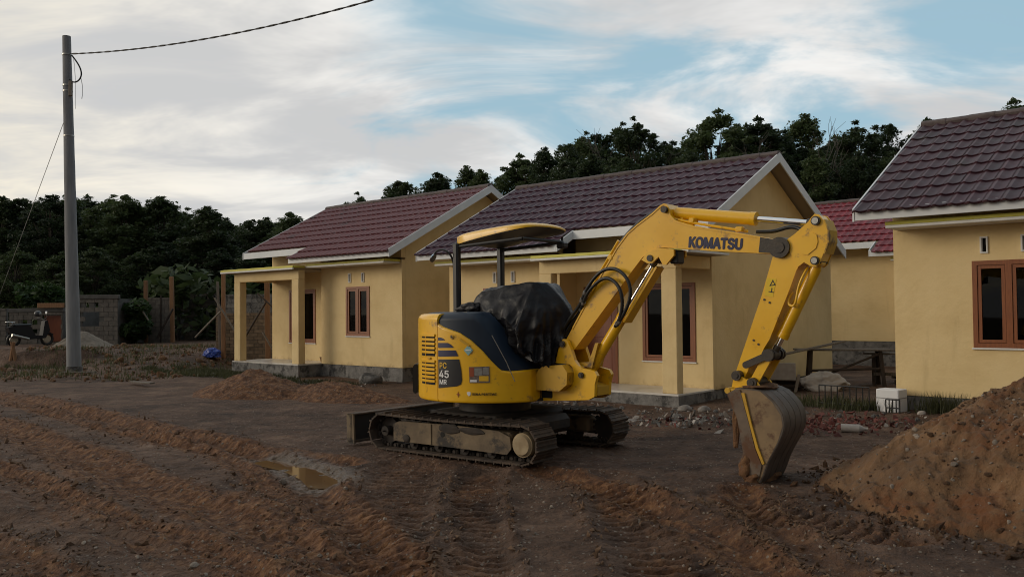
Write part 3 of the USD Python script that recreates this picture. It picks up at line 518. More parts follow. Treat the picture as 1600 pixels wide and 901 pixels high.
    P('fascia', bx(x0 + .004, xs, ylo, ylo + .028, rz(ylo) - .19, rz(ylo) - .005, .004), K['fascia'])
    P('fascia', bx(xs, x1 - .004, yhi, yhi + .028, rz(yhi) - .19, rz(yhi) - .005, .004), K['fascia'])
    def barge(xa, xb, y0, y1=2 * RW + .76):
        h = .19; return eyz([(y0, rz(y0) - .20), (RW, rz(RW) - .20), (y1, rz(2 * RW - y1) - .20), (y1, rz(2 * RW - y1) + .012), (RW, rz(RW) + .012), (y0, rz(y0) + .012)], xa, xb)
    P('bargeboard', barge(x0 - .028, x0 + .0, ylo - .01), K['fascia']); P('bargeboard', barge(x1 - .0, x1 + .028, yhi - .01), K['fascia'])
    P('bargeboard', eyz([(ylo, rz(ylo) - .19), (yhi + .03, rz(yhi + .03) - .19), (yhi + .03, rz(yhi + .03) - .005), (ylo, rz(ylo) - .005)], xs + .002, xs + .026), K['fascia'])
    # tiles
    pw = (x1 - x0 + .02) / nper; Ls = math.hypot(1, SL); rows = 10; Lc = ((RW - ylo + .06) * Ls) / rows
    V0, F0 = roof_tile(pw, Lc * 1.04); rgk = np.random.default_rng(seed + 100); stuff = []
    ca, sa = math.cos(ang), math.sin(ang); shown = 0
    for r in range(rows):
        yb = ylo - .06 + r * Lc / Ls
        for c in range(nper):
            xa = x0 - .01 + c * pw
            xm = xa + pw / 2
            if xm > xs and yb < yhi - .20: continue
            Vt_ = V0 + np.array([0, 0, rgk.normal(0, .0018)]); th = rgk.normal(0, .004)
            v = np.stack([xa + Vt_[:, 0], yb + Vt_[:, 1] * ca - Vt_[:, 2] * sa, rz(yb) - .028 + Vt_[:, 1] * sa + Vt_[:, 2] * ca + th * (Vt_[:, 0] - pw / 2)], 1)
            f = F0
            if not porch_right: v[:, 0] = W - v[:, 0]; f = F0[:, ::-1]
            if tiles_as == 'parts' and xshow[0] <= xm <= xshow[1] and shown < 299: part(rf, 'roof_tile', (v, f), tile, 35); shown += 1
            else: stuff.append(trimesh.Trimesh(v, f, process=False))
    # rear slope: the same tiles, out of sight
    yb0 = 2 * RW + .75; m = deck(x0 + .01, x1 - .01, ylo); 
    rear = eyz([(RW + .02, rz(RW) + .005), (2 * RW + .78, rz(-.78) + .005), (2 * RW + .78, rz(-.78) - .03), (RW + .02, rz(RW) - .03)], x0, x1); stuff.append(mx(rear))
    part(rf, 'far_tiles', cat(stuff), tile, 35, kind='stuff')
    caps = []; n = 18
    for k in range(n):
        a = x0 + (x1 - x0) * k / n; b = x0 + (x1 - x0) * (k + 1) / n + .02; zc = rz(RW) - .03
        s = [(RW + .13 * math.sin(q) , zc + .085 * math.cos(q)) for q in np.linspace(-1.5, 1.5, 9)]
        caps.append(eyz(s + [(RW + .11, zc - .06), (RW - .11, zc - .06)], a, b) if k % 2 == 0 else eyz([(RW + (p[0] - RW) * .95, p[1] - .006) for p in s] + [(RW + .10, zc - .06), (RW - .10, zc - .06)], a, b))
        P('ridge_cap', caps[-1], K['ridge_grey'], 40, parent=rf)
    return t
GH = 'row of yellow plastered bungalows'
house('yellow_house', 'farthest yellow bungalow with maroon roof and open porch at its left', -12.2552 - 6.87, 0.0, -.01, False, K['tile1'], 33, GH, tiles_as='stuff', vents=((1.53, 1.64), (2.10, 2.21)), win=(1.31, 2.32), rwin=(1.10, 2.45), door=False, seed=1)
house('yellow_house', 'middle yellow bungalow with plum roof, partly behind the excavator', -10.58, 0.08, -.17, True, K['tile2'], 32, GH, win=(1.16, 2.17), vents=((1.48, 1.59), (2.05, 2.16)), seed=2)
house('yellow_house', 'nearest yellow bungalow with dark plum roof, cut by the right edge', 0.0, 0.0, 0.0, True, K['tile3'], 32, GH, xshow=(-1, 3.6), seed=3)
house('yellow_house', 'yellow bungalow with crimson roof seen in the gap behind', -7.1, 11.9, .08, False, K['tile4'], 32, None, xshow=(-1, 6.0), seed=4, z_found=-1.0, porch=False, pl=.60)
# ================================================================ the excavator (x forward, y away from the camera, z up)
EX = thing('mini_excavator', 'yellow and navy mini excavator on muddy tracks, bucket resting on the ground', 'excavator', EO, EROT)
def E(nm, m, mat, smooth=False, parent=EX, **k): return part(parent, nm, m, mat, smooth, **k)
# ---- tracks
XA, XC, YAW = 1.065, .07, math.radians(2.5)
def TT(m):
    m = cat(m) if isinstance(m, list) else m; mv(m, XC, 0, 0); return rot(m, YAW, (0, 0, 1))
def track_path(n):
    """closed belt outline (x, z): rear idler at -x, front sprocket at +x"""
    r, xa, zc = .205, XA, .255; L = 2 * xa; per = 2 * L + 2 * math.pi * r; out = []
    for s in np.arange(n) / n * per:
        if s < L: x, z, a = -xa + s, zc - r, 0.0
        elif s < L + math.pi * r: q = (s - L) / r; x, z, a = xa + r * math.sin(q), zc - r * math.cos(q), q
        elif s < 2 * L + math.pi * r: d = s - L - math.pi * r; sag = -.018 * math.sin(math.pi * d / L); x, z, a = xa - d, zc + r + sag, math.pi
        else: q = (s - 2 * L - math.pi * r) / r; x, z, a = -xa - r * math.sin(q), zc + r * math.cos(q), math.pi + q
        out.append((x, z, a))
    return out
def shoe():
    w = .2; p = [(-.066, 0), (-.066, -.012), (-.058, -.014), (-.052, -.040), (-.043, -.040), (-.036, -.016), (-.006, -.015), (-.002, -.021), (.006, -.021), (.010, -.015), (.040, -.015), (.046, -.021), (.054, -.020), (.058, -.012), (.060, .004), (-.060, .004)]
    return exz(p, -w, w)
SH0 = shoe()
for ys, lab in ((-1, 'near'), (1, 'far')):
    yc = ys * .84; tr = E('track', TT([cyl((-XA, yc - .19, .255), (-XA, yc + .19, .255), .01, n=6)]), K['track_d'])
    for x, z, a in track_path(43):
        m = SH0.copy(); rot(m, -a, (0, 1, 0)); mv(m, x, yc, z); E('track_shoe', TT(m), K['track'], parent=tr)
    links = []
    for x, z, a in track_path(46):
        l = bx(-.048, .048, -.075, .075, -.002, .05, .015); rot(l, -a, (0, 1, 0)); mv(l, x, yc, z); links.append(l)
        c = cyl((0, -.085, .03), (0, .085, .03), .019, n=8); rot(c, -a, (0, 1, 0)); mv(c, x, yc, z); links.append(c)
    E('track_chain', TT(links), K['track_d'], parent=tr)
    # idler, sprocket, rollers
    E('idler', TT([cyl((-XA, yc - .05, .255), (-XA, yc + .05, .255), .155, n=28), cyl((-XA, yc - .14, .255), (-XA, yc + .14, .255), .06, n=16)]), K['track_d'], 30, parent=tr)
    teeth = [bx(-.02, .02, -.022, .022, .12, .185, .006) for _ in range(15)]
    for k, m in enumerate(teeth): rot(m, k * 2 * math.pi / 15, (0, 1, 0)); mv(m, XA, yc, .255)
    E('sprocket', TT(teeth + [cyl((XA, yc - .02, .255), (XA, yc + .02, .255), .15, n=28)]), K['track_d'], 30, parent=tr)
    yo = yc + ys * .155
    E('final_drive', TT([cyl((XA, yc, .255), (XA, yo, .255), .135, n=28), cyl((XA, yo, .255), (XA, yo + ys * .03, .255), .125, .105, n=28)]), K['cap'], 30, parent=tr)
    for k in range(4): E('track_roller', TT([cyl((-.6 + k * .4, yc - .11, .13), (-.6 + k * .4, yc + .11, .13), .068, n=18), cyl((-.6 + k * .4, yc - .15, .13), (-.6 + k * .4, yc + .15, .13), .03, n=10)]), K['track_d'], 30, parent=tr)
    fr = [exz([(-.90, .150), (-.90, .36), (-.80, .395), (.10, .405), (.74, .385), (.89, .33), (.91, .20), (.85, .130), (.2, .142)], yo - ys * .02 if ys > 0 else yo, yo if ys > 0 else yo + .02), bx(-.88, .88, min(yc - .12, yc + .12), max(yc - .12, yc + .12), .17, .37, .03)]
    f = E('track_frame', TT(fr), K['frame'], parent=tr)
    E('frame_rib', TT([bx(-.30, -.27, min(yo, yo + ys * .012), max(yo, yo + ys * .012), .15, .395, .004)]), K['frame'], parent=f)
    E('frame_hole', TT([cyl((-.10, yo - ys * .01, .285), (-.10, yo + ys * .004, .285), .032, n=14)]), K['dark'], parent=f)
    for q_ in (lump(-.68, yo + ys * .005, .19, .06, .012, .05, 5, .3, 2), lump(.02, yo + ys * .004, .36, .16, .012, .06, 8, .4, 2), lump(.35, yo + ys * .004, .36, .2, .012, .04, 9, .4, 2)): E('frame_lug', TT(q_), K['track_d'], True, parent=f)
E('car_body', [bx(-.55, .6, -.70, .70, .28, .50, .05), bx(-.8, .95, -.36, .36, .25, .47, .06)], K['track_d'])
E('swing_bearing', cyl((0, 0, .50), (0, 0, .66), .46, n=40), K['grease'], 30)
# ---- dozer blade at the rear
bl = E('dozer_blade', eyz([(-.98, .06), (-.98, .40), (.98, .40), (.98, .06)], -1.66, -1.62), K['black'])
E('blade_flange', [bx(-1.72, -1.60, -.98, .98, .395, .42, .006), bx(-1.70, -1.60, -.98, .98, .04, .075, .006)], K['track'], parent=bl)
for y in (-.98, .955): E('blade_end_plate', exz([(-1.72, .03), (-1.73, .42), (-1.60, .42), (-1.58, .03)], y, y + .025), K['frame'], parent=bl)
for y in (-.45, .45): E('blade_arm', [bx(-1.62, -.7, y - .05, y + .05, .24, .34, .015)], K['track_d'], parent=bl)
# ---- revolving frame: round in plan
R0 = .97
def prad(a):                                                 # a in radians, 0 = forward
    a = (a + math.pi) % (2 * math.pi) - math.pi; return R0 if abs(a) > math.radians(24) else R0 * math.cos(math.radians(24)) / math.cos(a)
def skin(a0, a1, zt, zb=.66, th=.03, n=60, rt=.05, rb=.035, inset=.0, cap_r=None):
    """a curved panel between two plan angles (degrees), top edge zt(a), rounded at top and bottom, closed"""
    an = np.radians(np.linspace(a0, a1, n)); rings = []
    for a in an:
        r = prad(a) - inset; z1 = zt(math.degrees(a)); p = [(r - th, zb + .02), (r - rb, zb), (r - rb * .3, zb + rb * .3), (r, zb + rb)]
        p += [(r, z1 - rt), (r - rt * .13, z1 - rt * .5), (r - rt * .5, z1 - rt * .13), (r - rt, z1)]
        p += [(cap_r, z1 + .012), (cap_r, z1 - .03), (r - rt - .005, z1 - .03), (r - th, z1 - rt)] if cap_r else [(r - rt - .01, z1 - .004), (r - rt - .012, z1 - .05), (r - th - .02, z1 - rt - .05)]
        rings.append([(q * math.cos(a), q * math.sin(a), z) for q, z in p])
    V = np.array(rings); k = V.shape[1]; F = grid_faces(n, k)[:, :].tolist()
    F += [(i * k + k - 1, (i + 1) * k + k - 1, (i + 1) * k) for i in range(n - 1)] + [(i * k + k - 1, (i + 1) * k, i * k) for i in range(n - 1)]
    for base, fl in ((0, 0), ((n - 1) * k, 1)):
        for j in range(1, k - 1): F.append((base, base + j, base + j + 1) if not fl else (base, base + j + 1, base + j))
    m = trimesh.Trimesh(V.reshape(-1, 3), np.array(F), process=False); trimesh.repair.fix_normals(m) if False else None
    return m
NAVY = np.array([(-95, 1.60), (-90, 1.56), (-84.7, 1.534), (-75.3, 1.487), (-66.8, 1.401), (-58.8, 1.281), (-52.5, 1.161), (-47.9, 1.085), (-45.5, 1.05), (-40, 1.036), (-20, 1.05)])
ztop = lambda a: float(np.interp(-abs(a), NAVY[:, 0], NAVY[:, 1]))
def winding(m):                                              # outward faces
    if m.volume < 0: m.invert()
    return m
E('rear_panel', winding(skin(95.3, 264.7, lambda a: 1.715, cap_r=.55, n=90, rt=.075)), K['yel'], 40)
for s in (-1, 1):
    sp = E('side_panel', winding(skin(-94.7, -14, ztop, n=70, rt=.03) if s < 0 else skin(14, 94.7, ztop, n=70, rt=.03)), K['yel'], 40)
    if s < 0: SIDE = sp
def disc(zf, r, z0, n=72, m=14):
    """a cowl: top surface zf(x, y) inside the plan outline drawn in by (R0 - r)"""
    an = np.linspace(0, 2 * math.pi, n, endpoint=False); rho = np.r_[np.linspace(0, .8, m - 7), np.linspace(.85, 1, 7)]; V = []
    for a in an:
        pr = prad(a) - (R0 - r)
        for q in rho: V.append((pr * q * math.cos(a), pr * q * math.sin(a), zf(pr * q * math.cos(a), pr * q * math.sin(a)) - .10 * q ** 16))
        V.append((pr, 0, 0)); V[-1] = (pr * math.cos(a), pr * math.sin(a), z0)
    k = m + 1; return trimesh.Trimesh(np.array(V), grid_faces(n, k, True), process=False)
m = disc(lambda x, y: 1.735 - .60 * float(sm(.38, .86, x)), .945, .70); m.invert() if m.volume < 0 else None
E('engine_cowl', m, K['navy'], 45)
E('floor_plate', cyl((0, 0, .665), (0, 0, .70), .92, n=48), K['black'])
E('rear_guard', winding(skin(-172, -138, lambda a: 1.08, zb=.70, th=.06, inset=-.075, n=20)), K['rubber'], 40)
def wrap(m, a0, z0, h=.004, r=R0):
    """lays a flat decal (x along, y up, z out) onto the round side; a0 in degrees"""
    v = np.asarray(m.vertices); a = math.radians(a0) + v[:, 0] / r; q = r + h + v[:, 2]
    return trimesh.Trimesh(np.stack([q * np.cos(a), q * np.sin(a), z0 + v[:, 1]], 1), np.asarray(m.faces), process=False)
def sub(m, s): v, f = trimesh.remesh.subdivide_to_size(m.vertices, m.faces, s, max_iter=12); return trimesh.Trimesh(v, f, process=False)
def apoly(pts, th=.003):                                     # (angle, z) outline on the side
    p = [((math.radians(a) + math.pi / 2) * R0, z) for a, z in pts]; return sub(exy(Polygon(p), 0, th), .05)
def side_decal(nm, pts, mat, h, th=.003, **k): E(nm, wrap(apoly(pts, th), -90, 0, h), mat, parent=SIDE, **k)
def side_text(nm, s, a0, z0, hgt, mat, width=None, h=.009, bold=True):
    m = meshkit.text_mesh(s, hgt, .002, bold); v = np.asarray(m.vertices); v[:, 0] -= v[:, 0].min()
    if width: v[:, 0] *= width / v[:, 0].max()
    m.vertices = v; E(nm, wrap(m, a0, z0, h), mat, parent=SIDE)
side_decal('decal_panel', [(-94, 1.17), (-75.6, 1.178), (-74.0, 1.05), (-73.5, .93), (-74.4, .885), (-77.5, .862), (-94, .828)], K['decal_black'], .003)
side_decal('decal_stripe', [(-94, 1.278), (-78.3, 1.283), (-76.2, 1.215), (-94, 1.204)], K['decal_navy'], .003)
side_decal('decal_stripe', [(-94, 1.368), (-85, 1.37), (-82, 1.348), (-79.8, 1.315), (-94, 1.308)], K['decal_navy'], .003)
side_decal('decal_stripe', [(-94, 1.432), (-91.5, 1.432), (-89.3, 1.422), (-87.3, 1.400), (-94, 1.396)], K['decal_navy'], .003)
side_text('lettering', 'PC', -92.2, 1.068, .066, K['decal_yel'], .108); side_text('lettering', '45', -92.8, .958, .082, K['decal_white'], .152); side_text('lettering', 'MR', -92.4, .878, .054, K['decal_white'], .112)
side_decal('decal_diamond', [(-68.6, 1.347), (-71.9, 1.285), (-68.6, 1.222), (-65.2, 1.285)], K['decal_teal'], .003); side_decal('decal_bar', [(-70.6, 1.292), (-66.6, 1.292), (-66.6, 1.279), (-70.6, 1.279)], K['decal_white'], .007)
side_decal('instruction_plate', [(-68.2, 1.09), (-53.8, 1.097), (-53.5, .908), (-67.9, .904)], K['decal_grey'], .003)
for a0, a1, z0, z1, mt in ((-67.8, -64.6, .975, 1.085, 'decal_red'), (-64.2, -58.6, .99, 1.075, 'steel'), (-58.2, -54.2, 1.0, 1.085, 'steel'), (-61, -54.4, .925, .985, 'decal_yel'), (-67.4, -62.6, .915, .94, 'decal_white')):
    side_decal('plate_field', [(a0, z0), (a1, z0), (a1, z1), (a0, z1)], K[mt], .0065, .0015)
side_text('lettering', 'BINA PERTIWI', -65.9, .760, .026, K['decal_black'], .285, .004)
side_decal('logo_mark', [(-69.9, .795), (-68.4, .80), (-67.2, .795), (-67.2, .765), (-68.4, .748), (-69.7, .768)], K['decal_white'], .003)
side_decal('star_mark', [(-76.6, .80), (-76.2, .772), (-74.9, .765), (-76.2, .758), (-76.6, .73), (-77.0, .758), (-78.3, .765), (-77.0, .772)], K['decal_red'], .003)
for a0, z0 in ((-81.2, 1.44),): E('lock', wrap(mv(cyl((0, 0, 0), (0, 0, .012), .026, n=16), 0, 0, 0), a0, z0, .0), K['yel_dirty'], parent=SIDE); E('lock_core', wrap(cyl((0, 0, .012), (0, 0, .016), .012, n=12), a0, z0, .0), K['black'], parent=SIDE)
side_decal('panel_grip', [(-74.6, 1.425), (-67.3, 1.345), (-68.2, 1.325), (-75.2, 1.40)], K['yel_dirty'], .002, .006)
# louvres in the rear panel, both quarters
for sgn in (1, -1):
    for z0, z1, n in ((1.205, 1.462, 5), (.862, 1.148, 6)):
        a0, a1 = -117.5, -97.8; P_ = apoly([(a0, z0), (a1, z0), (a1, z1), (a0, z1)], .003); g = E('vent_grille', wrap(P_, -90, 0, .001) if sgn > 0 else winding(trimesh.Trimesh(np.asarray(wrap(P_, -90, 0, .001).vertices) * [1, -1, 1], np.asarray(P_.faces)[:, ::-1], process=False)), K['dark'])
        for k in range(n):
            zc = z0 + (z1 - z0) * (k + .95) / (n + .05); s = apoly([(a0 - .4, zc - .016), (a1 + .4, zc - .016), (a1 + .4, zc + .014), (a0 - .4, zc + .014)], .016); m = wrap(s, -90, 0, .002)
            if sgn < 0: m = trimesh.Trimesh(np.asarray(m.vertices) * [1, -1, 1], np.asarray(m.faces)[:, ::-1], process=False)
            E('louvre', m, K['yel'], parent=g)
        s = apoly([(-110.2, z0), (-109.4, z0), (-109.4, z1), (-110.2, z1)], .008); m = wrap(s, -90, 0, .003)
        if sgn > 0: E('louvre_post', m, K['yel'], parent=g)
E('panel_latch', wrap(bx(-.03, .03, -.012, .012, 0, .02, .005), -104, 1.178, .0), K['yel_dirty'])
# ---- canopy
def canopy(z_off, sx, sy, thick, drop=0.0):
    cx, hx, hy = .29, .60 * sx, .48 * sy; V = []
    an = np.linspace(0, 2 * math.pi, 72, endpoint=False); rho = np.r_[np.linspace(0, .85, 8), .92, .96, .985, 1.0]
    for a in an:
        c, s = math.cos(a), math.sin(a); k = (abs(c) ** 6 + abs(s) ** 6) ** (-1 / 6)
        for q in rho:
            x, y = cx + hx * c * k * q, hy * s * k * q; V.append((x, y, 2.715 + .07 * (x + .3) / 1.2 - .03 * ((y / .48) ** 2) - .02 * ((x - .45) / .7) ** 2 - .032 * max(q - .85, 0) / .15 * max(q - .85, 0) / .15 + z_off - drop * (1.9 - 1.5 * (x - .31 + .62) / 1.24)))
        x, y, z = V[-1]; tk_ = thick * (1.9 - 1.5 * (x - cx + hx) / (2 * hx)) if thick > .02 else thick; V.append((x, y, z - tk_)); V.append((cx + (x - cx) * .97, y * .97, z - tk_)); V.append((cx, 0, (2.76 if thick > .02 else 2.60) + z_off))
    k = len(rho) + 3; m = trimesh.Trimesh(np.array(V), grid_faces(72, k, True), process=False)
    if m.volume < 0: m.invert()
    return m
E('canopy_roof', canopy(.03, 1, 1, .05), K['yel'], 50); E('canopy_liner', canopy(.036, .985, .98, .012, .05), K['black'], 50)
E('canopy_frame', [tube([(-.23, -.45, 2.55), (.3, -.45, 2.575), (.80, -.42, 2.60)], .022), tube([(-.23, .42, 2.55), (.3, .42, 2.575), (.80, .40, 2.60)], .022), tube([(.80, -.42, 2.60), (.80, .40, 2.60)], .022)], K['black'], 40)
for y in (-.45, .42): E('canopy_post', [bx(-.275, -.185, y - .045, y + .045, 1.68, 2.60, .02), bx(-.31, -.15, y - .075, y + .075, 1.70, 1.735, .008)], K['black'])
E('work_lamp', [bx(.74, .86, .33, .45, 2.52, 2.60, .02), cyl((.80, .39, 2.58), (.80, .39, 2.66), .014, n=8)], K['black'])
mi = E('mirror_arm', tube(spline([(-.26, -.47, 2.18), (-.27, -.49, 2.40), (-.30, -.53, 2.48), (-.38, -.56, 2.52), (-.47, -.57, 2.50), (-.51, -.57, 2.45)], 30), .013), K['black'], 40)
hm = cyl((0, 0, -.012), (0, 0, .0), .085, n=24); hm.apply_scale((1, 1, 1)); v = np.asarray(hm.vertices); v[:, 0] *= .65; hm.vertices = v
g2 = hm.copy(); mv(g2, 0, 0, .013); v = np.asarray(g2.vertices); v[:, :2] *= .93; g2.vertices = v
for q_, mt, nm in ((hm, K['black'], 'mirror_shell'), (g2, K['mirror'], 'mirror_glass')):
    q_.apply_transform(trimesh.geometry.align_vectors([0, 0, 1], np.array([-.80, -.42, .42]) / np.linalg.norm([-.80, -.42, .42]))); mv(q_, -.52, -.58, 2.42); E(nm, q_, mt, 40, parent=mi)
# ---- swing bracket at the front
brk = [(1.09, 1.12), (1.13, 1.27), (1.15, 1.36), (1.175, 1.395), (1.21, 1.405), (1.245, 1.395), (1.27, 1.37), (1.31, 1.29), (1.36, 1.16), (1.40, 1.11), (1.46, 1.07), (1.55, 1.06), (1.64, 1.04), (1.67, .99), (1.64, .90), (1.63, .75), (1.55, .71), (1.24, .685), (.86, .66), (.85, .80), (1.22, .82), (1.30, .85), (1.345, .91), (1.35, 1.02), (1.33, 1.08), (1.29, 1.11)]
for y0 in (-.18, .125): E('swing_bracket', exz(brk, y0, y0 + .055), K['yel'])
E('bracket_web', [exz([(1.42, .70), (1.64, .76), (1.64, .86), (1.46, .92), (1.40, 1.02), (1.36, 1.02), (1.36, .72)], -.124, .124), bx(.84, 1.40, -.124, .124, .68, .80, .02)], K['yel_dirty'])
E('bracket_panel', exz([(.84, .80), (.85, .92), (.92, 1.035), (.99, 1.085), (1.27, 1.11), (1.34, 1.02), (1.33, .88), (1.22, .80)], -.30, -.135), K['yel_dirty'])
E('bracket_guard', exz([(1.37, 1.10), (1.55, 1.07), (1.64, 1.36), (1.60, 1.36), (1.50, 1.12), (1.38, 1.13)], -.10, .12), K['yel_dirty'])
for x, z, r in ((1.20, 1.345, .038), (1.46, .99, .034)): E('pin', [cyl((x, -.205, z), (x, .205, z), r, n=18), cyl((x, -.215, z), (x, -.204, z), r * .62, n=14)], K['grease'], 30)
E('slot', exz(Polygon([(.90, .72), (1.02, .72), (1.02, .77), (.90, .77)]).buffer(.02), -.184, -.179), K['dark'])
# ---- boom
bo = [(1.165, 1.33), (1.20, 1.39), (1.46, 1.78), (1.71, 2.16), (1.92, 2.45), (2.06, 2.6), (2.19, 2.69), (2.38, 2.8), (2.49, 2.88), (2.53, 2.895), (2.565, 2.885), (2.6, 2.83), (2.61, 2.76), (2.67, 2.70), (2.87, 2.63), (3.29, 2.54), (3.6, 2.47), (3.72, 2.44), (3.84, 2.40), (3.87, 2.34), (3.85, 2.28), (3.6, 2.30), (3.07, 2.35), (2.64, 2.40), (2.46, 2.42), (2.35, 2.38), (2.25, 2.32), (2.13, 2.19), (1.81, 1.83), (1.32, 1.28), (1.25, 1.265)]
BP = Polygon(bo).buffer(0); BO = E('boom', exz(BP, -.118, .118), K['yel'])
rim = BP.difference(BP.buffer(-.016)).intersection(sbox(1.3, 1.4, 3.62, 3.0))
for y0 in (-.126, .120): E('boom_seam', exz(max(rim.geoms, key=lambda g: g.area) if hasattr(rim, 'geoms') else rim, y0, y0 + .006), K['yel'], parent=BO)
E('boom_tip', [cyl((3.82, -.15, 2.345), (3.82, .15, 2.345), .105, n=24), exz([(3.60, 2.31), (3.62, 2.46), (3.84, 2.415), (3.84, 2.28)], -.13, .13)], K['grease'], 30, parent=BO)
E('boom_bracket', [exz([(2.255, 2.29), (2.33, 2.37), (2.47, 2.415), (2.655, 2.385), (2.655, 2.32), (2.56, 2.225), (2.52, 2.225), (2.47, 2.315), (2.39, 2.25), (2.33, 2.25)], y0, y0 + .035) for y0 in (-.150, .115)], K['yel'], parent=BO)
E('boom_lamp', [bx(2.575, 2.675, -.10, .06, 2.235, 2.385, .015)], K['black'], parent=BO)
for x, z, r in ((2.365, 2.305, .036), (2.545, 2.825, .036)): E('pin', [cyl((x, -.165, z), (x, .165, z), r, n=18)], K['grease'], 30, parent=BO)
tm = meshkit.text_mesh('KOMATSU', .105, .002, True); v = np.asarray(tm.vertices); v[:, 0] -= v[:, 0].min(); v[:, 0] *= .60 / v[:, 0].max(); ca_, sa_ = math.cos(-.095), math.sin(-.095)
# capitals set along the boom
v2 = np.stack([2.82 + v[:, 0] * ca_ - v[:, 1] * sa_, -.1195 - v[:, 2], 2.405 + v[:, 0] * sa_ + v[:, 1] * ca_], 1)
E('lettering', cat([trimesh.Trimesh(v2 + [dx, -.0004 * k, dz], np.asarray(tm.faces), process=False) for k, (dx, dz) in enumerate(((0, 0), (.006, .002), (-.006, -.002), (.002, .005), (-.002, -.005)))]), K['decal_navy'], parent=BO)
# hoses and pipes along the boom
for pts in ([(1.02, -.12, 1.25), (1.15, -.10, 1.52), (1.30, -.10, 1.70), (1.41, -.13, 1.80), (1.51, -.17, 1.93), (1.64, -.20, 2.08), (1.79, -.20, 2.19), (1.94, -.20, 2.20), (2.06, -.20, 2.13), (2.13, -.19, 1.99), (2.10, -.17, 1.83), (2.01, -.15, 1.68), (1.91, -.13, 1.56)],
            [(1.04, -.06, 1.22), (1.17, -.06, 1.50), (1.32, -.06, 1.67), (1.43, -.12, 1.77), (1.54, -.17, 1.92), (1.69, -.19, 2.05), (1.82, -.20, 2.10), (1.93, -.20, 2.06), (2.01, -.20, 1.95), (2.02, -.18, 1.8), (1.96, -.15, 1.64), (1.89, -.13, 1.55)]):
    h = E('hose', tube(spline(pts, 60), .021), K['rubber'], True)
    sp_ = spline(pts, 60)
    for k in (20, 23): E('hose_fitting', tube(sp_[k:k + 2], .027), K['steel'], 30, parent=h)
    E('hose_fitting', tube(sp_[57:59], .026), K['steel'], 30, parent=h)
E('hose', tube(spline([(3.52, .02, 2.53), (3.62, .03, 2.525), (3.72, .04, 2.53), (3.84, .04, 2.555), (3.95, .03, 2.54), (4.02, .0, 2.47)], 40), .020), K['rubber'], True)
E('hose', tube(spline([(1.55, .03, 2.10), (1.72, .05, 2.34), (1.95, .05, 2.60), (2.15, .05, 2.75), (2.4, .05, 2.86)], 40), .020), K['rubber'], True)
E('pipe', [tube(spline([(2.60, -.07, 2.735), (2.85, -.07, 2.665), (3.10, -.07, 2.61), (3.36, -.07, 2.555), (3.46, -.05, 2.535)], 30), .014), bx(3.34, 3.42, -.11, -.03, 2.53, 2.585, .01)], K['yel'], 40)
E('pipe', [tube([(1.50, -.11, 1.90), (1.73, -.11, 2.235), (1.94, -.11, 2.525)], .015), bx(1.80, 1.86, -.13, -.07, 2.31, 2.37, .008)], K['yel'], 40)
# ---- cylinders
def ram(nm, a, b, split, r, rr, gland=True, y=0.0, w=.05, mat='yel'):
    a, b = np.array([a[0], y, a[1]]), np.array([b[0], y, b[1]]); c = a + (b - a) * split; d = (b - a) / np.linalg.norm(b - a)
    k = E(nm, [cyl(a + d * .06, c, r, n=22), cyl(a + d * .02, a + d * .10, r * .75, r, n=18), cyl(a - [0, w, 0], a + [0, w, 0], .05, n=16)], K[mat], 30)
    E('gland', [cyl(c - d * .05, c + d * .012, r * 1.08, n=22)], K[mat], 30, parent=k); E('rod', cyl(c, b - d * .03, rr, n=18), K['chrome'], True, parent=k)
    E('rod_eye', [cyl(b - [0, w, 0], b + [0, w, 0], .052, n=18), cyl(b - d * .10, b - d * .03, rr * 1.35, n=16)], K['grease'], 30, parent=k); return k
AC = ram('arm_cylinder', (2.56, 2.80), (4.155, 2.57), .60, .066, .030)
E('port', [tube(spline([(2.70, -.03, 2.73), (2.76, -.04, 2.66), (2.84, -.04, 2.66), (2.86, -.03, 2.72)], 14), .022), bx(2.80, 2.87, -.09, .02, 2.66, 2.72, .012)], K['yel'], 40, parent=AC)
BC = ram('boom_cylinder', (1.44, .99), (2.365, 2.305), .52, .062, .028)
d_ = np.array([.575, .818]); n_ = np.array([.818, -.575]); a_, b_ = np.array([1.44, .99]) + .50 * np.array([.925, 1.315]) + n_ * .075, np.array([1.44, .99]) + .965 * np.array([.925, 1.315]) + n_ * .075
E('rod_guard', exz([tuple(a_), tuple(a_ + n_ * .022), tuple(b_ + n_ * .022), tuple(b_)], -.085, .085), K['yel'], parent=BC)
E('rod_guard', [exz([tuple(a_ - n_ * .05), tuple(a_ + n_ * .02), tuple(b_ + n_ * .02), tuple(b_ - n_ * .02)], y0, y0 + .008) for y0 in (.08,)], K['yel'], parent=BC)
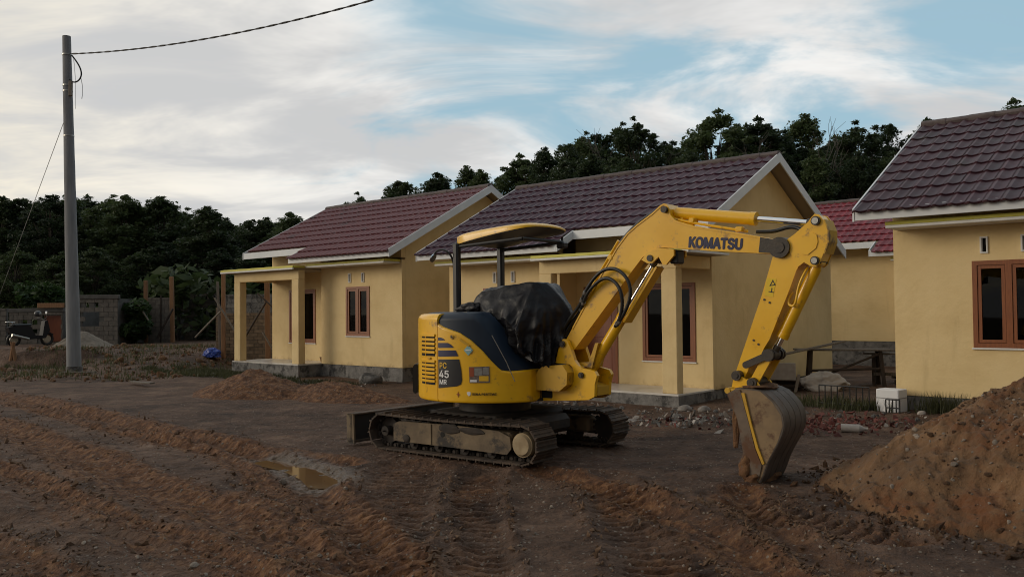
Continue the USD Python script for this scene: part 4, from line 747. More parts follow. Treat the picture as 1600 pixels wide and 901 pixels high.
# ---- arm
arm = [(4.14, 2.63), (4.17, 2.652), (4.21, 2.64), (4.25, 2.585), (4.285, 2.49), (4.285, 2.38), (4.245, 2.27), (4.20, 2.17), (4.17, 2.145), (4.12, 2.155), (4.08, 2.178), (4.02, 2.17), (3.98, 2.12), (3.91, 1.94), (3.82, 1.73), (3.69, 1.43), (3.63, 1.34), (3.58, 1.23), (3.48, 1.16), (3.42, 1.03), (3.37, 1.015), (3.315, 1.06), (3.34, 1.13), (3.46, 1.45), (3.62, 1.88), (3.73, 2.23), (3.76, 2.31), (3.82, 2.38), (3.89, 2.395), (3.97, 2.46), (4.08, 2.555)]
AR = E('arm', exz(arm, -.11, .11), K['yel'])
head = Polygon([p for p in arm if p[1] > 2.11] + [])
E('arm_cheek', [exz(Polygon([(4.13, 2.60), (4.17, 2.655), (4.215, 2.645), (4.255, 2.59), (4.292, 2.49), (4.292, 2.38), (4.25, 2.265), (4.205, 2.165), (4.17, 2.14), (4.12, 2.15), (4.06, 2.19), (3.99, 2.14), (3.93, 2.28), (3.86, 2.40), (3.97, 2.47)]).buffer(0), y0, y0 + .012) for y0 in (-.124, .112)], K['yel'], parent=AR)
E('arm_boss', [exz(Polygon([(3.96, 2.385), (3.99, 2.42), (4.08, 2.46), (4.14, 2.48), (4.19, 2.45), (4.2, 2.38), (4.18, 2.32), (4.1, 2.26), (4.04, 2.27)]).buffer(-.01).buffer(.01), -.134, -.120)], K['yel'], parent=AR)
E('arm_back_plate', exz([(4.255, 2.59), (4.292, 2.49), (4.292, 2.38), (4.25, 2.265), (4.262, 2.262), (4.304, 2.38), (4.304, 2.49), (4.266, 2.595)], -.124, .124), K['yel_dirty'], parent=AR)
for x, z, r in ((4.185, 2.585, .045), (4.17, 2.20, .042)):
    pn = E('pin', cyl((x, -.150, z), (x, .150, z), r, n=20), K['grease'], 30, parent=AR); E('pin_cap', cyl((x, -.160, z), (x, -.149, z), r * .72, n=18), K['steel'], 30, parent=AR)
E('pin', cyl((3.82, -.16, 2.345), (3.82, .16, 2.345), .055, n=18), K['grease'], 30, parent=AR)
wq = [(3.675, 2.05), (3.775, 2.035), (3.735, 1.855), (3.645, 1.87)]
E('warning_decal', exz(wq, -.1125, -.1105), K['decal_warn'], parent=AR)
tri = Polygon([(3.70, 1.965), (3.765, 1.972), (3.738, 2.03)]); E('warning_mark', exz(tri.difference(tri.buffer(-.009)), -.1140, -.1126), K['decal_black'], parent=AR)
E('warning_mark', [exz([(3.715, 1.900), (3.724, 1.898), (3.731, 1.945), (3.722, 1.947)], -.1140, -.1126), exz([(3.69, 1.906), (3.745, 1.897), (3.746, 1.906), (3.692, 1.915)], -.1145, -.1131)], K['decal_black'], parent=AR)
for x, z in ((3.645, 1.83), (3.70, 1.80), (3.525, 1.42), (3.575, 1.38)): E('bolt', cyl((x, -.118, z), (x, -.109, z), .011, n=10), K['grease'], parent=AR)
KC = ram('bucket_cylinder', (4.16, 2.19), (3.69, 1.275), .80, .058, .027, w=.06)
E('feed_pipe', tube(spline([(4.07, -.05, 2.14), (4.02, -.10, 2.02), (3.985, -.10, 1.92), (3.965, -.10, 1.82), (3.93, -.09, 1.765), (3.89, -.08, 1.775), (3.885, -.07, 1.84), (3.92, -.06, 1.90)], 40), .012), K['yel'], True, parent=KC)
E('rod_eye', [cyl((3.69, y0, 1.275), (3.69, y0 + .03, 1.275), .062, n=18) for y0 in (-.17, -.115, .085, .14)], K['grease'], 30, parent=KC)
# ---- bucket linkage
LK = E('bucket_link', [exz(Polygon(LineString([(3.69, 1.275), (3.53, 1.00)]).buffer(.045)), y0, y0 + .03) for y0 in (-.135, .105)], K['yel'])
E('rocker_link', [exz(Polygon(LineString([(3.69, 1.275), (3.455, 1.17)]).buffer(.035)), y0, y0 + .022) for y0 in (-.16, .138)], K['grease'])
for x, z, r in ((3.365, 1.06, .05), (3.53, .995, .05)): E('pin', [cyl((x, -.20, z), (x, .20, z), r, n=18), cyl((x, -.21, z), (x, -.199, z), r * .5, n=12)], K['grease'], 30)
# ---- bucket
BW = .30
side = [(3.315, .885), (3.41, .94), (3.66, .925), (3.78, .83), (3.87, .70), (3.885, .60), (3.83, .44), (3.71, .21), (3.655, .06), (3.60, .005), (3.53, .03), (3.455, .16), (3.475, .32), (3.42, .64)]
BK = E('bucket', [exz(side, y0, y0 + .022) for y0 in (-BW, BW - .022)], K['bkt'])
cv = spline([(3.40, .945), (3.54, .945), (3.67, .925), (3.79, .84), (3.88, .71), (3.895, .60), (3.84, .44), (3.72, .21), (3.66, .06), (3.60, -.02)], 40)
nrm2 = np.gradient(cv, axis=0); nrm2 = np.stack([-nrm2[:, 1], nrm2[:, 0]], 1); nrm2 /= np.linalg.norm(nrm2, axis=1, keepdims=True)
E('bucket_shell', exz(Polygon(np.vstack([cv, (cv - nrm2 * .022)[::-1]])).buffer(0), -BW + .002, BW - .002), K['bkt_back'], 30, parent=BK)
cw = cv[9:]; nw = nrm2[9:]
for y0 in (-.292, -.145, .004, .152): E('wear_strip', exz(Polygon(np.vstack([cw + nw * .008, (cw - nw * .004)[::-1]])).buffer(0), y0, y0 + .138), K['bkt_back'], 30, parent=BK)
E('side_cutter', exz([(3.318, .88), (3.41, .935), (3.46, .93), (3.47, .88), (3.55, .58), (3.60, .37), (3.67, .20), (3.64, .07), (3.60, .01), (3.53, .035), (3.458, .165), (3.478, .32), (3.423, .64)], -BW - .012, -BW - .001), K['bkt_mud'], parent=BK)
E('side_bar', exz([(3.472, .90), (3.505, .90), (3.573, .61), (3.640, .37), (3.70, .22), (3.678, .21), (3.615, .36), (3.550, .61)], -BW - .018, -BW + .001), K['yel_dirty'], parent=BK)
E('bucket_ear', [exz([(3.305, .92), (3.325, 1.02), (3.345, 1.08), (3.38, 1.10), (3.41, 1.05), (3.47, 1.02), (3.52, 1.05), (3.56, 1.03), (3.58, 1.0), (3.63, .925), (3.5, .90), (3.4, .89)], y0, y0 + .03) for y0 in (-.175, .145)], K['yel'], parent=BK)
E('top_lug', [bx(3.30, 3.66, -.29, .29, .905, .93, .006), cyl((3.315, -.30, .915), (3.315, .30, .915), .03, n=12)], K['yel_dirty'], parent=BK)
E('cutting_edge', [exz([(3.49, .10), (3.52, .11), (3.60, -.03), (3.565, -.04)], -BW - .005, BW + .005)], K['track'], parent=BK)
for y0 in (-.29, -.12, .05, .22): E('tooth', exz([(3.50, .09), (3.56, .10), (3.605, -.06), (3.585, -.075)], y0, y0 + .07), K['track'], parent=BK)
E('stuck_clay', [lump(3.50, -.25, .16, .085, .10, .13, 3, .5, 3), lump(3.56, -.2, .05, .10, .16, .08, 4, .5, 3), lump(3.6, .05, .04, .09, .22, .07, 6, .5, 3), lump(3.40, -.29, .55, .035, .025, .22, 7, .5, 3), lump(3.55, .0, .945, .15, .26, .035, 8, .5, 3)], K['mud'], True, parent=BK)

# ================================================================ black tarpaulin over the seat and levers
TP = np.array([(-.05, -.48, 1.78), (.14, -.42, 2.00), (.20, -.30, 2.05), (.10, .30, 1.98), (.49, -.30, 2.06), (.87, -.30, 2.10), (.95, -.16, 2.10), (.85, .25, 2.08), (.05, .48, 1.80), (1.13, -.08, 1.86), (1.24, -.04, 1.70), (1.10, .3, 1.6), (1.20, -.18, 1.34), (1.04, -.50, 1.08), (.92, -.62, 1.20), (.84, -.66, 1.50), (.66, -.62, 1.66), (.25, -.52, 1.76), (.5, .72, 1.5), (.95, .5, 1.1), (.2, -.3, 1.2), (.2, .5, 1.2), (1.08, -.24, 1.02)])
TP = np.array([.95, -.12, 1.50]) + (TP - np.array([.95, -.12, 1.50])) * np.array([1.02, .95, .96]); th = trimesh.convex.convex_hull(TP); v, f = trimesh.remesh.subdivide_to_size(th.vertices, th.faces, .035, max_iter=14); th = trimesh.Trimesh(v, f, process=True)
v = np.asarray(th.vertices); nn = np.asarray(th.vertex_normals)
ridge = lambda q, s: np.abs(meshkit.fbm(q, 3, s) - .5) * 2
warp = v + .25 * (np.stack([meshkit.fbm(v * 2.2 + k * 11, 2, 5 + k) for k in range(3)], 1) - .5)
crease = lambda q, s: np.clip(1 - ridge(q, s) * 4.5, 0, 1)                                  # sharp creases between flatter facets
dn = v - np.array([.91, -.22, 2.12]); az_ = np.arctan2(dn[:, 1], dn[:, 0]); rr_ = np.linalg.norm(dn, axis=1)
rad = np.abs(((az_ * 2.2 + .5 * meshkit.fbm(v * 2.5, 2, 9)) % 1) - .5) * 2                     # folds running down from the high corner
fold = .055 * crease(warp * np.array([1.5, 1.5, .8]), 3) + .030 * crease(warp * np.array([4.5, 4.5, 2.0]), 4) + .010 * ridge(warp * 14, 5) - .07 * rad * np.clip(rr_ - .1, 0, .8) - .02
low = sm(1.95, 1.35, v[:, 2]); v = v + nn * (fold * (.40 + 1.2 * low))[:, None]
th.vertices = v; th = trimesh.smoothing.filter_taubin(th, iterations=1)
tw = thing('black_tarpaulin', 'crumpled black plastic sheet over the excavator seat and levers', 'tarp', EO, EROT); TQ = part(tw, 'sheet', th, K['tarp'], 32)
fl = []
for pts in ([(-.36, -.52, 1.78), (-.24, -.44, 1.86), (-.10, -.50, 1.80), (-.20, -.58, 1.74)],):
    fl.append(lump(.02, -.50, 1.79, .16, .06, .07, 21, .8, 3, 1.2))
part(tw, 'loose_corner', fl, K['tarp'], 60)
part(tw, 'cord', tube([(.62, -.79, 1.46), (.76, -.70, 1.15), (.84, -.64, .92)], .005), K['steel'], True)
# ================================================================ surroundings
def at(x, y, Y):
    """the point at distance Y (metres along +y) that the photograph shows at pixel x, y"""
    d = _F + _R * (x - 800) / FPX - _U * (y - 450.5) / FPX; return np.array([0, 0, CAM_H]) + d * (Y / d[1])
def gp(x, y): return np.array([x, y, gz(x, y)])
# ---- utility pole with its cable
pb, ptp = at(116, 584, 25.8), at(104, 57, 25.8); pb[2] = gz(pb[0], pb[1]) - .1
po = thing('utility_pole', 'tall grey tapering concrete pole at the left edge of the yard', 'utility pole', (0, 0, 0))
part(po, 'pole', cyl(pb, ptp, .205, .118, 28), K['pole'], 40)
ld = (ptp - pb) / np.linalg.norm(ptp - pb); pz_ = lambda z: pb + ld * ((z - pb[2]) / ld[2])
for z, r in ((9.55, .125), (8.62, .13), (8.45, .13), (7.1, .14)): part(po, 'band', cyl(pz_(z) - ld * .02, pz_(z) + ld * .02, r + .012, n=20), K['steel'], 30)
part(po, 'bracket', [bx(*(lambda c: (c[0] + .10, c[0] + .19, c[1] - .17, c[1] - .06, c[2] - .22, c[2] + .22))(pz_(8.5)), .01)], K['timber_grey'])
part(po, 'base_collar', cyl(pb + [0, 0, .0], pb + [0, 0, .28], .235, .225, 20), K['plinth'], 30)
part(po, 'drop_cable', [tube(spline([pz_(9.52) + [.16, -.02, 0], pz_(9.2) + [.38, -.05, 0], pz_(8.85) + [.42, -.05, 0], pz_(8.72) + [.30, -.05, 0], pz_(8.78) + [.10, -.08, 0]], 20), .022, 6), tube(spline([pz_(8.85) + [.42, -.05, 0], pz_(8.5) + [.47, -.05, 0], pz_(8.2) + [.44, -.05, 0]], 8), .008, 5), tube(spline([pz_(9.5) + [.2, -.02, 0], pz_(8.8) + [.26, -.05, 0], pz_(7.9) + [.24, -.05, 0]], 8), .006, 5)], K['wire'], True)
w0, w1 = pz_(9.56) + [.12, -.05, 0], np.array([8.0, 10.6, 9.3]); cw_ = []
for k in range(2):
    s = np.linspace(0, 1, 260); P_ = w0 + (w1 - w0) * s[:, None]; P_[:, 2] -= 4 * 1.0 * s * (1 - s); q = s * 26 * 2 * math.pi / .9 + k * math.pi
    P_ += np.stack([np.zeros_like(q), np.cos(q) * .012, np.sin(q) * .012], 1); cw_.append(tube(P_, .0135, 5))
solo('overhead_cable', cat(cw_), K['wire'], 'twisted black overhead cable running from the pole to the upper right', 'cable', smooth=True)
solo('guy_wire', tube([pz_(7.55) - [.13, 0, 0], np.array([-26.9, 44.0, .6])], .010, 5), K['steel'], 'thin stay wire slanting down to the left of the pole', 'wire', smooth=True)

# ---- unfinished houses at the far left
def courses(x0, x1, z0, z1, bw, bh, th=.12, holes=(), seed=0, jit=.004):
    """block courses with recessed joints; y is the thickness, face at 0"""
    rg = np.random.default_rng(seed); out = []; r = 0; z = z0
    while z < z1 - .02:
        x = x0 - (bw / 2 if r % 2 else 0)
        while x < x1 - .02:
            a, b, c, d = max(x, x0), min(x + bw, x1), z, min(z + bh, z1)
            if b - a > .03 and not any(h[0] < (a + b) / 2 < h[1] and h[2] < (c + d) / 2 < h[3] for h in holes):
                j = rg.normal(0, jit); out.append(bx(a + .008, b - .008, -j, th, c + .007, d - .007))
            x += bw
        z += bh; r += 1
    return out
def far_wall(name, label, xl, xr, yt, yb, Y, mat, bw=.38, bh=.19, holes=(), rotz=0.0, ind=False, bond='mortar', lintel=False, seed=1, catg='wall', drop=.5, joined=True):
    L, R_ = at(xl, yb, Y), at(xr, yb, Y); T = at(xl, yt, Y); zb = L[2]; wd = R_[0] - L[0]; ht = T[2] - zb
    hs = [(wd * a, wd * b, ht * c, ht * d) for a, b, c, d in holes]
    t = thing(name, label, catg, (L[0], Y, zb), rotz)
    core = sbox(0, -drop, wd, ht).difference(unary_union([sbox(h[0], h[2], h[1], h[3]) for h in hs])) if hs else sbox(0, -drop, wd, ht)
    part(t, 'wall_core', exz(core, .02, .12), K[bond])
    bs = courses(0, wd, -drop, ht, bw, bh, .10, hs, seed)
    if ind:
        for b in bs: part(t, 'brick', b, K[mat])
    else: part(t, 'blocks', cat(bs), K[mat], kind='stuff')
    if lintel: part(t, 'ring_beam', bx(-.04, wd + .04, -.03, .15, ht + .002, ht + .16, .01), K['mortar'])
    return t, L, wd, ht
t, L, wd, ht = far_wall('block_wall', 'pale rendered stub of wall at the very left edge of the picture', -30, 10, 482, 520, 33, 'block', seed=2)
t, L, wd, ht = far_wall('block_house', 'low dark unfinished block house behind the parked scooter', 14, 98, 488, 532, 35, 'block', holes=((.22, .33, .0, .75), (.40, .52, .25, .75), (.60, .98, -.1, .9)), lintel=True, seed=3, catg='house')
part(t, 'wall_side', bx(wd - .12, wd, .13, 4.5, -.5, ht), K['mortar']); part(t, 'wall_rear', bx(.0, wd, 4.5, 4.6, -.5, ht), K['mortar'])
part(t, 'door_leaf', bx(wd * .62, wd * .96, .14, .18, -.05, ht * .88, .01), K['door']); part(t, 'gable_board', bx(wd * .55, wd + .10, -.12, -.04, ht + .17, ht + .36, .01), K['timber'])
t, L, wd, ht = far_wall('block_house', 'grey concrete block house with a square window hole, right of the pole', 118, 184, 467, 527, 35, 'block', holes=((.15, .56, .26, .68), (.22, .31, .78, .90), (.44, .53, .78, .90)), lintel=True, seed=4, catg='house')
part(t, 'wall_side', bx(wd - .12, wd - .0, .13, 4.5, -.5, ht), K['mortar']); part(t, 'wall_rear', bx(0, wd, 4.5, 4.6, -.5, ht), K['mortar'])
t, L, wd, ht = far_wall('block_wall', 'plain grey wall panel between two tall orange timber posts', 229, 268, 465, 527, 37, 'block', seed=5); part(t, 'crack_post', bx(wd * .55, wd * .60, -.03, .0, -.2, ht + .1), K['timber_dark'])
t, L, wd, ht = far_wall('block_house', 'roofless shell of a house with dark openings left of the farthest yellow house', 276, 345, 473, 527, 40, 'block', holes=((.03, .17, -.1, .86), (.24, .33, .0, .86), (.45, .66, -.1, .86), (.72, .97, -.1, .86)), lintel=True, seed=6, catg='house')
part(t, 'wall_rear', bx(0, wd, 3.5, 3.6, -.5, ht + .3), K['mortar']); part(t, 'wall_side', bx(0, .12, .13, 3.49, -.5, ht), K['mortar'])
for k in range(7): part(t, 'loose_block', bx(wd * (.30 + .09 * k), wd * (.30 + .09 * k) + .26, -.02, .14, ht + .165, ht + (.32 if k % 3 else .44), .01), K['rubble'])
far_wall('brick_wall', 'bare clay brick wall seen through the open porch of the farthest house', 340, 442, 489, 548, 31, 'brick', bw=.29, bh=.125, ind=True, seed=7)
far_wall('block_wall', 'dark grey wall rising behind the clay brick wall beyond the open porch', 346, 446, 460, 500, 33, 'plinth', bond='plinth', seed=8)
far_wall('block_wall', 'rough edge of wall of stacked stone and brick, left of the open porch', 337, 347, 480, 545, 30.6, 'brick', bw=.16, bh=.11, seed=9)
def post(label, x, yt, yb, Y, w=.13, mat='timber', lean=0.0, name='timber_post'):
    a, b = at(x, yb, Y), at(x + lean, yt, Y); a[2] -= .25; t = solo(name, None or cat([rot(bx(-w / 2, w / 2, -w / 2, w / 2, 0, float(np.linalg.norm(b - a)), .008), math.atan2(b[0] - a[0], b[2] - a[2]), (0, 1, 0)).apply_translation(a)]), K[mat], label, 'post'); return t
post('left one of two tall orange timber posts flanking the grey wall panel', 228, 438, 528, 36.8, .14); post('tall orange timber post at the right of the grey wall panel', 270, 432, 528, 36.8, .15, lean=-2)
post('tall brown timber post just left of the farthest yellow house', 349, 424, 548, 29.8, .12); post('thin pole leaning beside the brown timber post by the farthest house', 344, 440, 546, 30, .07, 'timber_grey', -4)
post('timber post with crossed props inside the view through the open porch', 419, 437, 552, 29, .15, lean=-2)
def prop(label, a, b, Y, r=.03, mat='timber_dark', name='timber_prop', Y2=None):
    p, q = at(*a, Y), at(*b, Y2 or Y); solo(name, tube([p, (p + q) / 2 + [0, 0, .01], q], r, 6), K[mat], label, 'prop', smooth=True)
prop('dark prop slanting up to the orange post right of the grey panel', (246, 528), (270, 482), 36.4, .05); prop('grey prop leaning against the brown post by the farthest house', (305, 527), (345, 486), 29.6, .03, 'timber_grey')
prop('pale prop crossing the brown post by the farthest house', (335, 465), (366, 516), 29.5, .03, 'timber_grey'); prop('dark prop rising to the right through the open porch', (384, 525), (416, 471), 28.6, .035); prop('dark prop falling to the right through the open porch', (402, 458), (437, 490), 28.4, .03)
prop('short stick leaning in the grass seen through the open porch', (410, 518), (426, 546), 27.5, .03, 'timber_grey'); prop('pair of sticks leaning on the grey block house wall', (212, 470), (232, 500), 35.5, .03, 'timber_grey')
# rough stakes at the ditch
st = thing('rough_stakes', 'two rough orange brown stakes leaning together at the ditch, far left', 'stakes', (0, 0, 0))
a, b = at(15, 574, 28.6), at(27, 574, 28.6); c = at(20, 534, 28.6)
for q, dx in ((a, .03), (b, -.03)): q[2] = gz(q[0], q[1]) - .1; part(st, 'stake', tube([q, c + [dx, 0, 0]], [.075, .055], 8), K['timber'], 40)
# parked scooter with a helmet
sc = at(48, 541, 33.0); sc[2] = gz(sc[0], 33.0); SC = thing('motor_scooter', 'dark motor scooter parked on the bank before the unfinished house', 'scooter', sc, math.radians(54))
for x in (-.62, .60): w_ = part(SC, 'wheel', trimesh.creation.torus(.21, .05, major_sections=22, minor_sections=8).apply_transform(trimesh.transformations.rotation_matrix(math.pi / 2, (1, 0, 0))).apply_translation((x, 0, .26)), K['rubber'], True); part(SC, 'rim', cyl((x, -.03, .26), (x, .03, .26), .14, n=16), K['steel'], 30)
part(SC, 'body', exz([(-.80, .55), (-.88, .72), (-.55, .80), (-.05, .76), (.12, .40), (.38, .40), (.46, .95), (.56, .98), (.66, .60), (.50, .30), (-.1, .26), (-.55, .36)], -.14, .14), K['bike']); part(SC, 'seat', bx(-.72, .0, -.13, .13, .77, .86, .04), K['rubber'])
part(SC, 'muffler', cyl((-.15, -.19, .28), (-.78, -.22, .44), .05, .06, 12), K['steel'], 30); part(SC, 'mudguard', exz([(.42, .46), (.60, .56), (.82, .44), (.80, .40), (.60, .50), (.45, .42)], -.07, .07), K['bike'])
part(SC, 'handlebar', tube(spline([(.40, -.34, 1.04), (.46, -.15, 1.03), (.48, 0, 1.0), (.46, .15, 1.03), (.40, .34, 1.04)], 16), .02, 8), K['rubber'], True)
for y in (-.30, .30): part(SC, 'mirror', [tube([(.43, y, 1.04), (.42, y * 1.15, 1.24)], .008, 6), bx(.40, .42, y * 1.15 - .07, y * 1.15 + .07, 1.22, 1.32, .01)], K['chrome'])
part(SC, 'luggage_rail', tube(spline([(-.60, -.12, .90), (-.86, -.10, .94), (-.90, 0, .94), (-.86, .10, .94), (-.60, .12, .90)], 16), .014, 6), K['chrome'], True)
he = thing('helmet', 'dark round helmet hung on the handlebar of the parked scooter', 'helmet', sc + np.array([.40 * .588 - .30 * .809, .40 * .809 + .30 * .588, 1.22]), .5)
hm = trimesh.creation.icosphere(3, .135); v = np.asarray(hm.vertices).copy(); v[:, 2] = np.maximum(v[:, 2], -.09); hm.vertices = v; part(he, 'shell', hm, K['helmet'], True); vz = trimesh.creation.icosphere(3, .138); vz = vz.slice_plane((.05, 0, -.05), (1, 0, 0)).slice_plane((0, 0, .05), (0, 0, -1)).slice_plane((0, 0, -.05), (0, 0, 1)); part(he, 'visor', vz, K['steel'], True)
# blue tarp heap
bt = at(331, 543, 29.5); q = trimesh.creation.icosphere(4); v = np.asarray(q.vertices); k = 1 + .7 * (meshkit.fbm(v * 2.0 + 3, 3, 3) - .5) - .18 * np.abs(meshkit.fbm(v * 4.5 + 9, 2, 8) - .5) * 2; v = v * k[:, None] * [.32, .26, .24]; v[:, 2] = np.maximum(v[:, 2], -.06); q.vertices = v + [bt[0], bt[1], gz(bt[0], bt[1]) + .10]
solo('blue_tarpaulin', q, K['blue_tarp'], 'crumpled blue tarpaulin on the ground left of the farthest house', 'tarp', smooth=50)
# planks by the pole foot
for (a, b, lab) in (((95, 579), (150, 573), 'pale plank lying at the foot of the concrete pole'), ((205, 597), (238, 603), 'short pale board lying on the slope right of the concrete pole')):
    p, q = at(*a, 25.2 if a[0] < 200 else 21.5), at(*b, 25.2 if a[0] < 200 else 21.0); p[2], q[2] = gz(p[0], p[1]) + .05, gz(q[0], q[1]) + .05; d = q - p; m = bx(0, float(np.linalg.norm(d)), -.07, .07, 0, .03, .004); rot(m, math.atan2(d[1], d[0]), (0, 0, 1)); solo('plank', mv(m, *p), K['timber_grey'], lab, 'plank')

# ---- between the middle and the nearest house
def hp(u, w, dz=0.0): P_ = HO + HA * u + HB * w; P_[2] = gz(P_[0], P_[1]) + dz; return P_
bq = hp(-2.45, 4.3); wb = thing('work_trestle', 'rough timber work bench with crossed legs in the passage beside the middle house', 'work bench', bq, -.25)
for x in (-.75, .75):
    for y in (-.3, .3): part(wb, 'leg', tube([(x * 1.02, y * 1.25, -.03), (x * .95, y * .8, .78)], .045, 6), K['timber_dark'], 40)
    part(wb, 'brace', tube([(x, -.36, .15), (x * .97, .30, .66)], .028, 6), K['timber_dark'], 40)
part(wb, 'rail', tube([(-.75, -.33, .35), (.75, -.30, .40)], .03, 6), K['timber_dark'], 40); part(wb, 'brace', tube([(-.72, -.30, .12), (.70, -.26, .72)], .028, 6), K['timber_dark'], 40)
for k in range(5): part(wb, 'board', rot(bx(-1.05 + .05 * (k % 2), 1.1 - .12 * (k % 3), -.34 + .14 * k, -.215 + .14 * k, .78, .81, .004), .015 * (k - 2), (0, 0, 1)), K['timber_grey'])
lp = hp(-2.9, 3.6); d0 = lp + np.array([-.9, -.2, .72]); d1 = lp + np.array([.75, .15, 1.02]); m = bx(0, float(np.linalg.norm(d1 - d0)), -.09, .09, -.015, .015, .003); rot(m, -math.asin((d1 - d0)[2] / np.linalg.norm(d1 - d0)), (0, 1, 0)); rot(m, .2, (0, 0, 1)); solo('plank', mv(m, *d0), K['timber_grey'], 'long grey plank lying aslant over the timber work bench', 'plank')
b2 = hp(-1.5, 5.0); wt = thing('work_trestle', 'second lower timber bench right of the plank, further into the passage', 'work bench', b2, -.5)
for x in (-.5, .5):
    for y in (-.25, .25): part(wt, 'leg', bx(x - .035, x + .035, y - .035, y + .035, -.05, .66), K['timber_dark'])
for k in range(3): part(wt, 'board', bx(-.72, .70, -.28 + .19 * k, -.10 + .19 * k, .66, .69, .004), K['timber_grey'])
part(wt, 'rail', bx(-.5, .5, -.29, -.25, .2, .27), K['timber_grey'])
sk = hp(-2.35, 2.95, .12); q = lump(0, 0, 0, .46, .30, .24, 5, .45, 4, 1.5); v = np.asarray(q.vertices); v[:, 2] = np.maximum(v[:, 2], -.12); v[:, 2] += -.05 * np.abs(meshkit.fbm(v * 9, 2, 3) - .5) * 2; q.vertices = v; solo('cement_sack', mv(rot(q, -.3, (0, 0, 1)), *sk), K['sack'], 'pale slumped woven sack on the ground before the work bench', 'sack', smooth=60)
bd = hp(-3.15, 2.55); bo_ = thing('board_sheet', 'pale board propped on the stack beside the middle house wall', 'board', bd + np.array([-.05, 0, .28]), -.35); part(bo_, 'board', rot(bx(-.32, .36, -.015, .015, 0, .36, .004), .12, (1, 0, 0)), K['sack']); part(bo_, 'batten', [rot(bx(.36, .42, -.03, .03, -.30, .2), .2, (0, 1, 0))], K['timber_grey'])
for k, (u, w, l, lab) in enumerate(((-3.2, 3.1, 1.2, 'dark timber offcuts stacked low against the middle house'), (-1.0, 5.6, 1.6, 'heap of scrap boards before the rear wall in the passage'))):
    q = hp(u, w); sp_ = thing('timber_stack', lab, 'timber', q, -.4 + .3 * k); rgk = np.random.default_rng(k + 3)
    for i in range(7): part(sp_, 'offcut', rot(bx(-l / 2, l / 2, -.06, .06, .01 + .07 * (i // 2), .07 + .07 * (i // 2), .004), rgk.normal(0, .25), (0, 0, 1)).apply_translation((rgk.normal(0, .1), (i % 2 - .5) * .3, 0)), K['timber_dark' if i % 3 else 'timber_grey'])
pp = hp(.4, 4.6); p0, p1 = pp + np.array([-.75, .25, .14]), pp + np.array([1.3, -.8, .26]); solo('drain_pipe', [cyl(p0, p1, .15, n=20, cap=False), cyl(p1, p0, .135, n=20, cap=False)] and cat([cyl(p0, p1, .17, n=22)]), K['bluegrey'], 'blue grey pipe lying on the ground at the corner of the nearest house', 'pipe', smooth=40)
wbx = hp(-.0, -.30); WB = thing('white_box', 'white foam box standing at the corner of the nearest house', 'box', wbx, -HTH - .12); part(WB, 'box', bx(-.17, .20, -.15, .17, -.02, .36, .012), K['white_box']); part(WB, 'lid_seam', bx(-.173, .203, -.153, .173, .215, .224), K['plinth'])
def rods(name, label, pos, rz, wd, ht, n):
    t = thing(name, label, 'metal frame', pos, rz); part(t, 'rail', [tube([(-wd / 2, 0, z), (wd / 2, 0, z)], .012, 6) for z in (ht, .08)], K['black'], 40)
    for k in range(n): x = -wd / 2 + wd * k / (n - 1); part(t, 'bar', tube([(x, 0, -.03), (x, 0, ht)], .010, 6), K['black'], 40)
rods('metal_frame', 'small black metal railing piece leaning before the white box', hp(.13, -.60), -HTH - .1, .22, .21, 5); rods('metal_frame', 'low dark wire frame standing in the weeds left of the white box', hp(-.72, -.40), -HTH - .05, .85, .38, 9)
fo = np.array([4.72, 12.1]); q = lump(0, 0, 0, .26, .15, .06, 12, .35, 3, 1.8); solo('plastic_bottle', mv(rot(cat([cyl((-.14, 0, .0), (.10, 0, .0), .06, n=16), cyl((.10, 0, 0), (.17, 0, 0), .058, .022, 16), cyl((.17, 0, 0), (.21, 0, 0), .022, n=12)]), -.4, (0, 0, 1)), fo[0], fo[1], gz(*fo) + .05), K['sack'], 'pale plastic bottle lying among the broken red tiles', 'bottle', smooth=40)
for (u, w, s, lab) in ((.55, -.55, .07, 'small grey block lying before the nearest house wall'), (-3.1, -1.5, .13, 'grey concrete block beside the porch of the middle house'), (-2.75, -1.45, .11, 'smaller grey block right of its twin by the middle house porch'), (-12.6, -.75, .30, 'large pale boulder at the corner of the farthest yellow house')):
    q = hp(u, w, s * .3); solo('rubble_block', lump(*q, s, s * .75, s * .6, int(abs(u * 7)), .3, 2, .9), K['rubble' if s < .3 else 'plinth'], lab, 'block')
pt_ = HO + HA * (-15.85) + HB * .15 + np.array([0, 0, .31 + .0]); solo('flower_pot', mv(cat([cyl((0, 0, 0), (0, 0, .13), .07, .095, 16), cyl((0, 0, .125), (0, 0, .15), .105, n=16)]), *pt_), K['timber'], 'small brown clay pot on the porch of the farthest house', 'pot', smooth=30)

# ================================================================ trees and plants
def leaves(cent, rad, n, size, rg, up=.25):
    """n small leaf faces around each centre"""
    c = np.repeat(cent, n, 0); r = np.repeat(rad, n); d = rg.normal(size=(len(c), 3)); d /= np.linalg.norm(d, axis=1, keepdims=True); p = c + d * (r * rg.uniform(.05, 1.0, len(c)) ** .6)[:, None] * [1, 1, .72]
    a = rg.normal(size=(len(c), 3)); a[:, 2] *= .6; a /= np.linalg.norm(a, axis=1, keepdims=True); b = np.cross(a, rg.normal(size=(len(c), 3))); b /= np.linalg.norm(b, axis=1, keepdims=True); s = size * np.exp(rg.normal(0, .3, len(c)))[:, None]
    V = np.stack([p - a * s, p + b * s * .45, p + a * s, p - b * s * .45], 1).reshape(-1, 3); i = np.arange(len(c)) * 4
    return trimesh.Trimesh(V, np.vstack([np.stack([i, i + 1, i + 2], 1), np.stack([i, i + 2, i + 3], 1)]), process=False)
